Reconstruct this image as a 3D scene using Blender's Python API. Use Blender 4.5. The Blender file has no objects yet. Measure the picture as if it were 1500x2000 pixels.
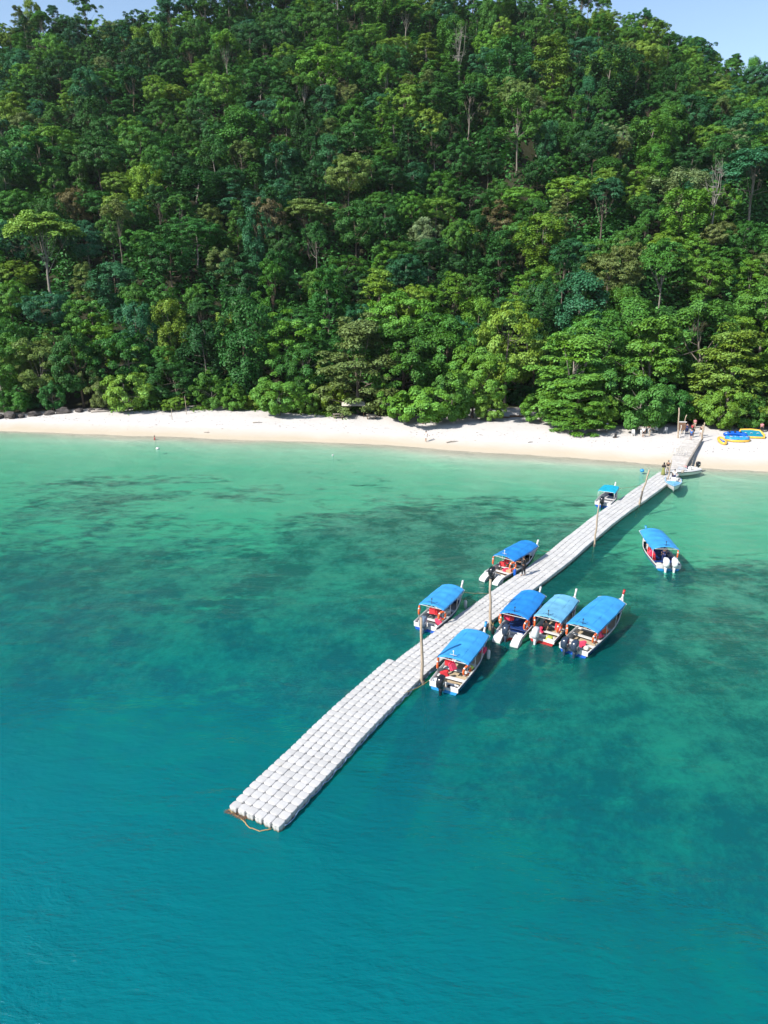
import bpy, bmesh, math, random
import numpy as np
from mathutils import Vector, Matrix

R = math.radians
scene = bpy.context.scene
col = scene.collection
random.seed(7)
rng = np.random.default_rng(7)

# ------------------------------------------------------------------ camera
CAM_H = 24.0
CAM_PITCH = 18.0
cam = bpy.data.cameras.new('camera')
cam.sensor_fit = 'VERTICAL'
cam.sensor_height = 24.0
cam.lens = 24.0 * 1388.0 / 2000.0
cam.clip_start = 0.5
cam.clip_end = 4000
cam_ob = bpy.data.objects.new('camera', cam)
col.objects.link(cam_ob)
cam_ob.location = (0, 0, CAM_H)
cam_ob.rotation_euler = (R(90 - CAM_PITCH), 0, 0)
scene.camera = cam_ob

# ------------------------------------------------------------------ sky, sun, exposure
SUN_EL = 41.0
SUN_DIR = Vector((-0.82, -0.57, 0)).normalized()
world = bpy.data.worlds.new('World')
scene.world = world
world.use_nodes = True
wn = world.node_tree
wn.nodes.clear()
w_out = wn.nodes.new('ShaderNodeOutputWorld')
w_bg = wn.nodes.new('ShaderNodeBackground')
w_sky = wn.nodes.new('ShaderNodeTexSky')
w_sky.sky_type = 'NISHITA'
w_sky.sun_disc = False
w_sky.sun_elevation = R(SUN_EL)
w_sky.sun_rotation = math.atan2(SUN_DIR.x, SUN_DIR.y)
w_sky.air_density = 1.0
w_sky.dust_density = 0.5
w_sky.ozone_density = 1.0
w_bg.inputs[1].default_value = 0.14
wn.links.new(w_sky.outputs[0], w_bg.inputs[0])
wn.links.new(w_bg.outputs[0], w_out.inputs[0])

sun = bpy.data.lights.new('sun', 'SUN')
sun.energy = 5.0
sun.angle = R(0.53)
sun.color = (1.0, 0.95, 0.87)
sun_ob = bpy.data.objects.new('sun', sun)
col.objects.link(sun_ob)
sv = SUN_DIR * math.cos(R(SUN_EL)) + Vector((0, 0, math.sin(R(SUN_EL))))
sun_ob.rotation_euler = (-sv).to_track_quat('-Z', 'Y').to_euler()
sun_ob.location = (-60, -40, 90)

vs = scene.view_settings
vs.view_transform = 'Standard'
vs.look = 'None'
vs.exposure = 0.6
vs.gamma = 1.0
vs.use_curve_mapping = False
cy = scene.cycles
cy.max_bounces = 4
cy.diffuse_bounces = 1
cy.glossy_bounces = 1
cy.transmission_bounces = 3
cy.transparent_max_bounces = 10
cy.volume_bounces = 0
cy.caustics_reflective = False
cy.caustics_refractive = False
cy.use_adaptive_sampling = True
cy.adaptive_threshold = 0.02
cy.use_denoising = True

# ------------------------------------------------------------------ helpers
def tag(o, label=None, cat=None, group=None, kind=None):
    if label: o['label'] = label
    if cat: o['category'] = cat
    if group: o['group'] = group
    if kind: o['kind'] = kind
    return o

def empty(name, loc=(0, 0, 0), rz=0.0):
    o = bpy.data.objects.new(name, None)
    o.empty_display_size = 0.3
    col.objects.link(o)
    o.location = loc
    o.rotation_euler = (0, 0, rz)
    return o

def copy_tree(o, parent=None):
    c = o.copy()
    col.objects.link(c)
    c.parent = parent
    for ch in o.children:
        copy_tree(ch, c)
    return c

def link_mesh(name, me, parent=None, loc=(0, 0, 0)):
    o = bpy.data.objects.new(name, me)
    col.objects.link(o)
    o.location = loc
    o.parent = parent
    return o

def np_mesh(name, V, Fq, mat, smooth=False, face_attr=None):
    """mesh from numpy: V (n,3), Fq (m,k) all faces of k corners"""
    V = np.asarray(V, dtype=np.float32)
    Fq = np.asarray(Fq, dtype=np.int32)
    me = bpy.data.meshes.new(name)
    k = Fq.shape[1]
    me.vertices.add(len(V))
    me.vertices.foreach_set('co', V.ravel())
    me.loops.add(Fq.size)
    me.loops.foreach_set('vertex_index', Fq.ravel())
    me.polygons.add(len(Fq))
    me.polygons.foreach_set('loop_start', np.arange(0, Fq.size, k, dtype=np.int32))
    me.polygons.foreach_set('loop_total', np.full(len(Fq), k, dtype=np.int32))
    if smooth:
        me.polygons.foreach_set('use_smooth', np.ones(len(Fq), dtype=bool))
    me.update(calc_edges=True)
    if face_attr is not None:
        for an, av in face_attr.items():
            a = me.attributes.new(an, 'FLOAT', 'FACE')
            a.data.foreach_set('value', np.asarray(av, dtype=np.float32))
    me.materials.append(mat)
    return me

class MB:
    """collects simple shapes; build() links them as one mesh object"""
    def __init__(s):
        s.v = []; s.f = []
    def add(s, vs_, fs_):
        n = len(s.v)
        s.v.extend([tuple(p) for p in vs_])
        s.f.extend([tuple(i + n for i in f) for f in fs_])
    def box(s, c, d, M=None, ch=0.0):
        """box centred at c, size d, optional chamfer on all edges"""
        hx, hy, hz = d[0] / 2, d[1] / 2, d[2] / 2
        if ch <= 0:
            P = [(sx * hx, sy * hy, sz * hz) for sz in (-1, 1) for sy in (-1, 1) for sx in (-1, 1)]
            Fs = [(0, 2, 3, 1), (4, 5, 7, 6), (0, 1, 5, 4), (2, 6, 7, 3), (0, 4, 6, 2), (1, 3, 7, 5)]
        else:
            ch = min(ch, hx * .9, hy * .9, hz * .9)
            P = []; Fs = []
            rings = [(-hz, ch), (-hz + ch, 0), (hz - ch, 0), (hz, ch)]
            for z, o in rings:
                a, b = hx - o, hy - o
                cc = ch * .6
                P += [(a - cc, -b, z), (a, -b + cc, z), (a, b - cc, z), (a - cc, b, z), (-a + cc, b, z), (-a, b - cc, z), (-a, -b + cc, z), (-a + cc, -b, z)]
            for r in range(3):
                for i in range(8):
                    j = (i + 1) % 8
                    Fs.append((r * 8 + i, r * 8 + j, r * 8 + 8 + j, r * 8 + 8 + i))
            Fs.append(tuple(range(7, -1, -1))); Fs.append(tuple(range(24, 32)))
        if M is not None:
            P = [M @ Vector(p) for p in P]
        s.add([(p[0] + c[0], p[1] + c[1], p[2] + c[2]) for p in P], Fs)
    def tube(s, path, rad, n=8, cap=True):
        path = [Vector(p) for p in path]
        if not hasattr(rad, '__len__'): rad = [rad] * len(path)
        P = []; Fs = []
        up = Vector((0, 0, 1))
        prev = None
        for i, p in enumerate(path):
            t = (path[min(i + 1, len(path) - 1)] - path[max(i - 1, 0)])
            if t.length < 1e-9: t = Vector((0, 0, 1))
            t.normalize()
            if prev is None:
                a = t.cross(up)
                if a.length < 1e-3: a = t.cross(Vector((1, 0, 0)))
            else:
                a = prev - t * prev.dot(t)
                if a.length < 1e-4: a = t.cross(up)
            a.normalize(); prev = a
            b = t.cross(a)
            for k in range(n):
                an = 2 * math.pi * k / n
                P.append(p + (a * math.cos(an) + b * math.sin(an)) * rad[i])
        for i in range(len(path) - 1):
            for k in range(n):
                q = (k + 1) % n
                Fs.append((i * n + k, i * n + q, (i + 1) * n + q, (i + 1) * n + k))
        if cap:
            Fs.append(tuple(range(n - 1, -1, -1)))
            Fs.append(tuple(range((len(path) - 1) * n, len(path) * n)))
        s.add(P, Fs)
    def lathe(s, prof, n=12, c=(0, 0, 0), sx=1.0, sy=1.0):
        P = []; Fs = []
        for r, z in prof:
            for k in range(n):
                an = 2 * math.pi * k / n
                P.append((c[0] + sx * r * math.cos(an), c[1] + sy * r * math.sin(an), c[2] + z))
        for i in range(len(prof) - 1):
            for k in range(n):
                q = (k + 1) % n
                Fs.append((i * n + k, i * n + q, (i + 1) * n + q, (i + 1) * n + k))
        Fs.append(tuple(range(n - 1, -1, -1)))
        Fs.append(tuple(range((len(prof) - 1) * n, len(prof) * n)))
        s.add(P, Fs)
    def ball(s, c, r, n=10, m=7, M=None):
        if not hasattr(r, '__len__'): r = (r, r, r)
        P = []; Fs = []
        for i in range(1, m):
            th = math.pi * i / m
            for k in range(n):
                an = 2 * math.pi * k / n
                P.append(Vector((r[0] * math.sin(th) * math.cos(an), r[1] * math.sin(th) * math.sin(an), r[2] * math.cos(th))))
        P.append(Vector((0, 0, r[2]))); P.append(Vector((0, 0, -r[2])))
        for i in range(m - 2):
            for k in range(n):
                q = (k + 1) % n
                Fs.append((i * n + k, (i + 1) * n + k, (i + 1) * n + q, i * n + q))
        T, B = len(P) - 2, len(P) - 1
        for k in range(n):
            q = (k + 1) % n
            Fs.append((T, k, q)); Fs.append((B, (m - 2) * n + q, (m - 2) * n + k))
        if M is not None: P = [M @ p for p in P]
        s.add([p + Vector(c) for p in P], Fs)
    def loft(s, secs, closed=True, cap=True):
        n = len(secs[0]); P = []; Fs = []
        for sc in secs: P += list(sc)
        for i in range(len(secs) - 1):
            for k in range(n if closed else n - 1):
                q = (k + 1) % n
                Fs.append((i * n + k, i * n + q, (i + 1) * n + q, (i + 1) * n + k))
        if cap and closed:
            Fs.append(tuple(range(n - 1, -1, -1))); Fs.append(tuple(range((len(secs) - 1) * n, len(secs) * n)))
        s.add(P, Fs)
    def mesh(s, name, mat, smooth=False):
        me = bpy.data.meshes.new(name)
        me.from_pydata(s.v, [], s.f)
        me.update()
        bm = bmesh.new(); bm.from_mesh(me)
        bmesh.ops.recalc_face_normals(bm, faces=bm.faces)
        bm.to_mesh(me); bm.free()
        if smooth:
            me.polygons.foreach_set('use_smooth', [True] * len(me.polygons))
        me.materials.append(mat)
        return me
    def build(s, name, mat, parent=None, smooth=False, loc=(0, 0, 0)):
        return link_mesh(name, s.mesh(name, mat, smooth), parent, loc)

# value noise -------------------------------------------------------
_tab = np.random.default_rng(3).random((256, 256))
def vnoise(x, y):
    x = np.asarray(x, dtype=float); y = np.asarray(y, dtype=float)
    xi = np.floor(x).astype(int); yi = np.floor(y).astype(int)
    fx = x - xi; fy = y - yi
    fx = fx * fx * (3 - 2 * fx); fy = fy * fy * (3 - 2 * fy)
    a = _tab[xi & 255, yi & 255]; b = _tab[(xi + 1) & 255, yi & 255]
    c = _tab[xi & 255, (yi + 1) & 255]; d = _tab[(xi + 1) & 255, (yi + 1) & 255]
    return (a * (1 - fx) + b * fx) * (1 - fy) + (c * (1 - fx) + d * fx) * fy - 0.5
def fbm(x, y, o=3):
    s = 0; a = 1.0
    for i in range(o):
        s = s + a * vnoise(x * 2 ** i + 17.3 * i, y * 2 ** i + 5.1 * i); a *= 0.5
    return s

# ------------------------------------------------------------------ materials
def new_mat(name):
    m = bpy.data.materials.new(name)
    m.use_nodes = True
    nt = m.node_tree
    nt.nodes.clear()
    return m, nt
def nd(nt, t, ins=None, **props):
    n = nt.nodes.new(t)
    for k, v in props.items(): setattr(n, k, v)
    if ins:
        for k, v in ins.items():
            if isinstance(v, bpy.types.NodeSocket): nt.links.new(v, n.inputs[k])
            else: n.inputs[k].default_value = v
    return n
def math_n(nt, op, a, b=None, clamp=False):
    n = nt.nodes.new('ShaderNodeMath'); n.operation = op; n.use_clamp = clamp
    for i, v in enumerate((a, b)):
        if v is None: continue
        if isinstance(v, bpy.types.NodeSocket): nt.links.new(v, n.inputs[i])
        else: n.inputs[i].default_value = v
    return n.outputs[0]
def mixc(nt, f, a, b, mode='MIX'):
    n = nt.nodes.new('ShaderNodeMix'); n.data_type = 'RGBA'; n.blend_type = mode
    for i, v in ((0, f), (6, a), (7, b)):
        if isinstance(v, bpy.types.NodeSocket): nt.links.new(v, n.inputs[i])
        elif i == 0: n.inputs[0].default_value = v
        else: n.inputs[i].default_value = (*v, 1)[:4]
    return n.outputs[2]
def ramp(nt, f, stops):
    n = nt.nodes.new('ShaderNodeValToRGB')
    el = n.color_ramp.elements
    while len(el) < len(stops): el.new(0.5)
    for e, (p, c) in zip(el, stops):
        e.position = p
        e.color = (c, c, c, 1) if not hasattr(c, '__len__') else (*c, 1)
    nt.links.new(f, n.inputs[0])
    return n.outputs[0]
def out(nt, sh):
    o = nt.nodes.new('ShaderNodeOutputMaterial')
    nt.links.new(sh, o.inputs[0])

def paint(name, c, rough=0.5, var=0.12, scale=3.0, bump=0.0, metal=0.0, island=0.0, dirt=None):
    """painted / plastic / cloth surface with blotchy wear"""
    m, nt = new_mat(name)
    tc = nd(nt, 'ShaderNodeTexCoord')
    nz = nd(nt, 'ShaderNodeTexNoise', {'Vector': tc.outputs['Object'], 'Scale': scale, 'Detail': 6.0, 'Roughness': 0.65})
    f = ramp(nt, nz.outputs[0], [(0.3, 0.0), (0.7, 1.0)])
    dk = tuple(x * (1 - var) for x in c) if dirt is None else dirt
    lt = tuple(min(1, x * (1 + var * .6)) for x in c)
    cc = mixc(nt, f, dk, lt)
    if island > 0:
        ge = nd(nt, 'ShaderNodeNewGeometry')
        oi = nd(nt, 'ShaderNodeObjectInfo')
        rr = math_n(nt, 'FRACT', math_n(nt, 'ADD', ge.outputs['Random Per Island'], oi.outputs['Random']))
        sc = math_n(nt, 'ADD', 1 - island, math_n(nt, 'MULTIPLY', rr, 2 * island))
        hs = nd(nt, 'ShaderNodeHueSaturation', {'Color': cc, 'Value': sc})
        cc = hs.outputs[0]
    p = nd(nt, 'ShaderNodeBsdfPrincipled', {'Base Color': cc, 'Roughness': rough, 'Metallic': metal})
    if bump:
        n2 = nd(nt, 'ShaderNodeTexNoise', {'Vector': tc.outputs['Object'], 'Scale': scale * 6, 'Detail': 4.0})
        b = nd(nt, 'ShaderNodeBump', {'Height': n2.outputs[0], 'Strength': bump, 'Distance': 0.02})
        nt.links.new(b.outputs[0], p.inputs['Normal'])
    out(nt, p.outputs[0])
    return m

def leaf_mat(name):
    m, nt = new_mat(name)
    oi = nd(nt, 'ShaderNodeObjectInfo')
    at = nd(nt, 'ShaderNodeAttribute', attribute_name='v')
    v = at.outputs['Fac']
    hs = nd(nt, 'ShaderNodeHueSaturation', {
        'Color': oi.outputs['Color'],
        'Hue': math_n(nt, 'ADD', 0.485, math_n(nt, 'MULTIPLY', v, 0.03)),
        'Saturation': math_n(nt, 'ADD', 1.16, math_n(nt, 'MULTIPLY', v, -0.25)),
        'Value': math_n(nt, 'ADD', 0.45, math_n(nt, 'MULTIPLY', v, 1.1))})
    p = nd(nt, 'ShaderNodeBsdfPrincipled', {'Base Color': hs.outputs[0], 'Roughness': 0.5, 'Specular IOR Level': 0.15})
    tr = nd(nt, 'ShaderNodeBsdfTranslucent', {'Color': mixc(nt, 1.0, hs.outputs[0], (1.1, 1.25, 0.5), 'MULTIPLY')})
    mx = nd(nt, 'ShaderNodeMixShader', {0: 0.14, 1: p.outputs[0], 2: tr.outputs[0]})
    out(nt, mx.outputs[0])
    return m

def bark_mat(name):
    m, nt = new_mat(name)
    tc = nd(nt, 'ShaderNodeTexCoord')
    oi = nd(nt, 'ShaderNodeObjectInfo')
    nz = nd(nt, 'ShaderNodeTexNoise', {'Vector': tc.outputs['Object'], 'Scale': 2.5, 'Detail': 5.0})
    c = mixc(nt, nz.outputs[0], (0.45, 0.45, 0.45), (1.35, 1.35, 1.35))
    c2 = mixc(nt, 1.0, c, oi.outputs['Color'], 'MULTIPLY')
    p = nd(nt, 'ShaderNodeBsdfPrincipled', {'Base Color': c2, 'Roughness': 0.85})
    out(nt, p.outputs[0])
    return m

M = {}
M['leaf'] = leaf_mat('leaf')
M['bark'] = bark_mat('bark')
M['white'] = paint('white_paint', (0.60, 0.59, 0.575), 0.4, 0.10, 4.0)
M['blue'] = paint('blue_paint', (0.015, 0.10, 0.50), 0.35, 0.2, 4.0)
M['sky_blue'] = paint('sky_blue_paint', (0.03, 0.26, 0.62), 0.35, 0.2, 4.0)
M['red'] = paint('red_paint', (0.42, 0.03, 0.03), 0.4, 0.2, 4.0)
M['navy'] = paint('navy_mat', (0.008, 0.035, 0.16), 0.5, 0.2, 5.0)
M['tan'] = paint('plywood', (0.48, 0.38, 0.25), 0.7, 0.25, 5.0)
M['grey'] = paint('grey_deck', (0.22, 0.22, 0.22), 0.6, 0.3, 5.0)
M['dark'] = paint('black_rubber', (0.012, 0.013, 0.015), 0.5, 0.3, 5.0)
M['canopy'] = paint('blue_tarpaulin', (0.016, 0.20, 0.55), 0.5, 0.2, 1.0, 0.4)
M['canopy_bright'] = paint('bright_blue_tarpaulin', (0.04, 0.275, 0.59), 0.5, 0.2, 1.0, 0.4)
M['canopy_pale'] = paint('faded_blue_tarpaulin', (0.13, 0.37, 0.56), 0.6, 0.3, 0.9, 0.25)
M['canopy_teal'] = paint('turquoise_tarpaulin', (0.01, 0.33, 0.48), 0.45, 0.12, 1.2, 0.25)
M['tarp_under'] = paint('tarpaulin_lining', (0.05, 0.10, 0.2), 0.7, 0.2, 3.0)
M['black_cowl'] = paint('black_cowling', (0.012, 0.014, 0.02), 0.22, 0.2, 3.0)
M['navy_cowl'] = paint('charcoal_cowling', (0.03, 0.045, 0.075), 0.2, 0.15, 3.0)
M['grey_cowl'] = paint('grey_cowling', (0.16, 0.21, 0.28), 0.25, 0.15, 3.0)
M['silver_cowl'] = paint('silver_cowling', (0.55, 0.57, 0.60), 0.3, 0.1, 3.0)
M['white_cowl'] = paint('white_cowling', (0.72, 0.73, 0.75), 0.3, 0.08, 3.0)
M['steel'] = paint('steel', (0.5, 0.5, 0.5), 0.35, 0.15, 5.0, metal=0.7)
M['orange'] = paint('orange_foam', (0.80, 0.13, 0.03), 0.5, 0.15, 6.0)
M['vest'] = paint('red_nylon', (0.62, 0.03, 0.04), 0.6, 0.25, 8.0)
M['pink_vest'] = paint('rose_nylon', (0.75, 0.05, 0.12), 0.6, 0.25, 8.0)
def float_mat():
    m = paint('grey_polyethylene', (0.50, 0.49, 0.475), 0.6, 0.16, 1.6, 0.1, island=0.07)
    nt = m.node_tree
    p = next(n for n in nt.nodes if n.type == 'BSDF_PRINCIPLED')
    src_ = p.inputs['Base Color'].links[0].from_socket
    ge = nd(nt, 'ShaderNodeNewGeometry'); sp = nd(nt, 'ShaderNodeSeparateXYZ', {0: ge.outputs['Position']})
    nz = nd(nt, 'ShaderNodeTexNoise', {'Vector': ge.outputs['Position'], 'Scale': 5.0, 'Detail': 4.0})
    al = nd(nt, 'ShaderNodeMapRange', {'Value': math_n(nt, 'ADD', sp.outputs[2], math_n(nt, 'MULTIPLY', nz.outputs[0], -.16)), 1: 0.06, 2: -0.06})
    nz2 = nd(nt, 'ShaderNodeTexNoise', {'Vector': ge.outputs['Position'], 'Scale': 1.1, 'Detail': 6.0, 'Roughness': .7})
    st = ramp(nt, nz2.outputs[0], [(.58, 0.0), (.78, .45)])
    c = mixc(nt, st, src_, (0.42, 0.38, 0.30))
    nt.links.new(mixc(nt, al.outputs[0], c, (0.10, 0.10, 0.05)), p.inputs['Base Color'])
    return m
M['float'] = float_mat()
M['pole'] = paint('weathered_wood', (0.38, 0.30, 0.22), 0.85, 0.35, 3.0, 0.3)
M['pole_dark'] = paint('wet_wood', (0.09, 0.075, 0.06), 0.6, 0.4, 3.0, 0.3)
M['plank'] = paint('bleached_plank', (0.50, 0.47, 0.44), 0.85, 0.25, 2.0, 0.2, island=0.12)
M['brown'] = paint('brown_wood', (0.16, 0.09, 0.055), 0.8, 0.3, 3.0)
M['rope'] = paint('old_rope', (0.30, 0.22, 0.10), 0.9, 0.4, 8.0)
M['blue_rope'] = paint('blue_rope', (0.18, 0.30, 0.50), 0.8, 0.3, 8.0)
M['skin'] = paint('skin', (0.34, 0.19, 0.12), 0.6, 0.1, 4.0)
M['hair'] = paint('black_hair', (0.012, 0.01, 0.01), 0.6, 0.2, 6.0)
M['c_black'] = paint('black_cloth', (0.015, 0.015, 0.018), 0.85, 0.2, 6.0)
M['c_white'] = paint('white_cloth', (0.74, 0.74, 0.74), 0.85, 0.08, 6.0)
M['c_olive'] = paint('olive_cloth', (0.20, 0.21, 0.06), 0.85, 0.2, 6.0)
M['c_khaki'] = paint('khaki_cloth', (0.42, 0.36, 0.27), 0.85, 0.15, 6.0)
M['c_blue'] = paint('blue_cloth', (0.03, 0.17, 0.50), 0.85, 0.15, 6.0)
M['c_navy'] = paint('navy_cloth', (0.015, 0.03, 0.12), 0.85, 0.15, 6.0)
M['c_red'] = paint('red_cloth', (0.55, 0.04, 0.07), 0.85, 0.15, 6.0)
M['c_pink'] = paint('pink_cloth', (0.62, 0.25, 0.28), 0.85, 0.15, 6.0)
M['c_grey'] = paint('grey_cloth', (0.30, 0.31, 0.33), 0.85, 0.15, 6.0)
M['yellow'] = paint('yellow_vinyl', (0.72, 0.42, 0.06), 0.35, 0.15, 3.0)
M['vinyl_blue'] = paint('blue_vinyl', (0.008, 0.10, 0.48), 0.25, 0.2, 3.0)
M['vinyl_teal'] = paint('teal_vinyl', (0.01, 0.20, 0.30), 0.3, 0.2, 3.0)
M['tarp_white'] = paint('pale_tarpaulin', (0.6, 0.62, 0.63), 0.7, 0.15, 1.5)
M['rock'] = paint('dark_rock', (0.075, 0.065, 0.06), 0.9, 0.5, 1.2, 0.6)
M['drift'] = paint('driftwood', (0.33, 0.29, 0.25), 0.9, 0.3, 3.0)
M['lime'] = paint('lime_plastic', (0.45, 0.55, 0.08), 0.4, 0.1, 3.0)
M['cream'] = paint('cream_plastic', (0.62, 0.58, 0.50), 0.4, 0.1, 3.0)

# ------------------------------------------------------------------ terrain shape
_SX = np.array([-500, -200, -110, -64.6, -46.4, -28.8, -12.1, 0, 11.4, 25.7, 38.7, 50.9, 90, 200, 500.])
_SY = np.array([190, 150, 128, 117.9, 115.4, 112.2, 109.9, 107.7, 103.5, 99.3, 94.8, 91.2, 80, 62, 40.])
def shore(x):
    x = np.asarray(x, dtype=float)
    return np.interp(x, _SX, _SY) + .9 * vnoise(x * .09, 7.3) + .4 * vnoise(x * .33, 3.1)
_TX = np.array([-500, -110, -67, -54, -40, -23, -12, 0, 9, 17, 28, 34, 48, 59, 90, 500.])
_TY = np.array([200, 137, 124.5, 128.5, 130, 129.5, 125, 120, 121, 128, 127, 112, 112, 111, 98, 60.])
def treeline(x): return np.interp(x, _TX, _TY)
_RX = np.array([-500, -260, -140, -100, -60, -28, 0, 30, 77, 102, 122, 142, 200, 300, 500.])
_RH = np.array([82, 98, 105, 108, 112, 113, 113, 115, 111, 103, 93, 80, 55, 35, 20.])
_DX = np.array([0, 1.5, 4, 10, 22, 42, 58, 68, 78, 95, 140, 400])
_DZ = np.array([0, 0.14, 0.48, 0.95, 1.35, 1.85, 2.4, 3.3, 5.6, 11.0, 15, 20.])
def ground(x, y):
    x = np.asarray(x, dtype=float); y = np.asarray(y, dtype=float)
    s = y - shore(x)
    dep = -np.interp(-s + 5 * fbm(x * .05, y * .05) - np.clip(-s / 40, 0, 1) * 8 * np.clip(x / 25, -.6, 1), _DX, _DZ)
    dep = np.where(s > -1.0, np.minimum(0, s) * 0.07, dep)
    dep = np.where((s <= -1.0) & (s > -5), np.minimum(dep, -0.07), dep)
    dep = dep + np.where(s < -8, 0.25 * fbm(x * .25, y * .25), 0)
    be = 1.8 * (1 - np.exp(-np.maximum(s, 0) / 9.0)) + np.clip(s / 8, 0, 1) * 0.12 * fbm(x * .35, y * .35)
    y0 = np.maximum(treeline(x), shore(x) + 12) + 6
    y0 = y0 + 12 * np.clip((x + 10) / 50, 0, 1)
    yr = 292.0
    u = np.clip((y - y0) / (yr - y0), 0, 3)
    Rh = np.interp(x, _RX, _RH)
    up = np.where(u < 1, np.minimum(u, 1) ** 1.12, 1 + 0.12 * np.sin(np.clip(u - 1, 0, 1) * 2) - 0.55 * np.clip(u - 1.05, 0, 2))
    hill = (Rh - 2) * up
    hill = hill + np.clip(u * 5, 0, 1) * (13 * fbm(x * .018 + 3, y * .018, 3) + 3 * fbm(x * .07, y * .07, 2))
    z = np.where(s < 0, dep, be + np.where(u > 0, np.maximum(hill, -0.5), 0))
    return z
def gz(x, y): return float(ground(x, y))

def axis(parts):
    a = []
    for lo, hi, st in parts: a += list(np.arange(lo, hi, st))
    return np.array(a + [parts[-1][1]])
def grid_mesh(name, xs, ys, zf, mat, vattr=None):
    X, Y = np.meshgrid(xs, ys)
    Z = zf(X, Y)
    V = np.stack([X, Y, Z], -1).reshape(-1, 3)
    nx, ny = len(xs), len(ys)
    i = np.arange((nx - 1) * (ny - 1)); r = i // (nx - 1); c = i % (nx - 1)
    a = r * nx + c
    Fq = np.stack([a, a + 1, a + nx + 1, a + nx], -1)
    me = np_mesh(name, V, Fq, mat, smooth=True)
    if vattr:
        for k, fn in vattr.items():
            at = me.attributes.new(k, 'FLOAT', 'POINT')
            at.data.foreach_set('value', fn(X, Y).astype(np.float32).ravel())
    return me

# terrain material: sand, wet sand, reef below the water, forest floor
def terrain_mat():
    m, nt = new_mat('sand_reef_and_soil')
    tc = nd(nt, 'ShaderNodeTexCoord')
    sa = nd(nt, 'ShaderNodeAttribute', attribute_name='shore').outputs['Fac']
    fo = nd(nt, 'ShaderNodeAttribute', attribute_name='forest').outputs['Fac']
    P = tc.outputs['Object']
    mp = nd(nt, 'ShaderNodeMapping', {'Vector': P, 'Rotation': (0, 0, R(14)), 'Scale': (0.45, 1.0, 1.0)})
    n1 = nd(nt, 'ShaderNodeTexNoise', {'Vector': mp.outputs[0], 'Scale': 0.075, 'Detail': 7.0, 'Roughness': 0.62, 'Distortion': 0.6})
    n2 = nd(nt, 'ShaderNodeTexNoise', {'Vector': mp.outputs[0], 'Scale': 0.9, 'Detail': 5.0, 'Roughness': 0.7})
    n3 = nd(nt, 'ShaderNodeTexNoise', {'Vector': P, 'Scale': 0.5, 'Detail': 8.0, 'Roughness': 0.7})
    # reef cover grows with distance from the shore (shore attribute is negative seaward)
    far = nd(nt, 'ShaderNodeMapRange', {'Value': sa, 1: -4.0, 2: -52.0, 3: -0.33, 4: 0.20}).outputs[0]
    n0 = nd(nt, 'ShaderNodeTexNoise', {'Vector': mp.outputs[0], 'Scale': 0.028, 'Detail': 3.0, 'Distortion': 1.0})
    big = math_n(nt, 'MULTIPLY', math_n(nt, 'SUBTRACT', n0.outputs[0], 0.5), 0.6)
    cov = math_n(nt, 'ADD', math_n(nt, 'ADD', n1.outputs[0], math_n(nt, 'ADD', far, big)), math_n(nt, 'MULTIPLY', math_n(nt, 'SUBTRACT', n2.outputs[0], 0.5), 0.75))
    reef = ramp(nt, cov, [(0.40, 0.0), (0.56, 0.94)])
    reefc = mixc(nt, ramp(nt, nd(nt, 'ShaderNodeTexNoise', {'Vector': P, 'Scale': 0.22, 'Detail': 9.0, 'Roughness': 0.78}).outputs[0], [(.43, 0.), (.62, 1.)]), (0.028, 0.045, 0.034), (0.62, 0.42, 0.40))
    sand_sea = mixc(nt, n3.outputs[0], (0.56, 0.54, 0.43), (0.74, 0.72, 0.58))
    sea = mixc(nt, reef, sand_sea, reefc)
    dry = mixc(nt, n3.outputs[0], (0.49, 0.465, 0.44), (0.60, 0.575, 0.55))
    n4 = nd(nt, 'ShaderNodeTexNoise', {'Vector': P, 'Scale': 0.22, 'Detail': 4.0})
    wetf = nd(nt, 'ShaderNodeMapRange', {'Value': math_n(nt, 'ADD', sa, math_n(nt, 'MULTIPLY', math_n(nt, 'SUBTRACT', n4.outputs[0], .5), 3.0)), 1: 1.2, 2: 5.5}).outputs[0]
    beach = mixc(nt, wetf, (0.46, 0.395, 0.30), dry)
    seaf = nd(nt, 'ShaderNodeMapRange', {'Value': sa, 1: -4.0, 2: 0.3}).outputs[0]
    c = mixc(nt, seaf, sea, beach)
    soil = mixc(nt, n3.outputs[0], (0.015, 0.02, 0.009), (0.036, 0.036, 0.018))
    ff = ramp(nt, math_n(nt, 'ADD', fo, math_n(nt, 'MULTIPLY', math_n(nt, 'SUBTRACT', n3.outputs[0], .5), 0.8)), [(0.35, 0.0), (0.65, 1.0)])
    c = mixc(nt, ff, c, soil)
    p = nd(nt, 'ShaderNodeBsdfPrincipled', {'Base Color': c, 'Roughness': 0.9, 'Specular IOR Level': 0.15})
    n5 = nd(nt, 'ShaderNodeTexNoise', {'Vector': P, 'Scale': 1.3, 'Detail': 6.0})
    b = nd(nt, 'ShaderNodeBump', {'Height': n5.outputs[0], 'Strength': 0.35, 'Distance': 0.12})
    nt.links.new(b.outputs[0], p.inputs['Normal'])
    out(nt, p.outputs[0])
    return m

xs = axis([(-700, -180, 20), (-180, -100, 5), (-100, 100, 1.25), (100, 180, 5), (180, 700, 20)])
ys = axis([(-300, -20, 20), (-20, 80, 2), (80, 140, 0.8), (140, 320, 3), (320, 700, 20)])
terrain_me = grid_mesh('terrain', xs, ys, ground, terrain_mat(), {
    'shore': lambda X, Y: Y - shore(X),
    'forest': lambda X, Y: np.clip((Y - treeline(X) - 1.0) / 7.0 + .2, 0, 1)})
terrain = link_mesh('terrain', terrain_me)
tag(terrain, 'white sand beach rising to a steep forested hill above a reef', 'terrain', kind='structure')

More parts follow.
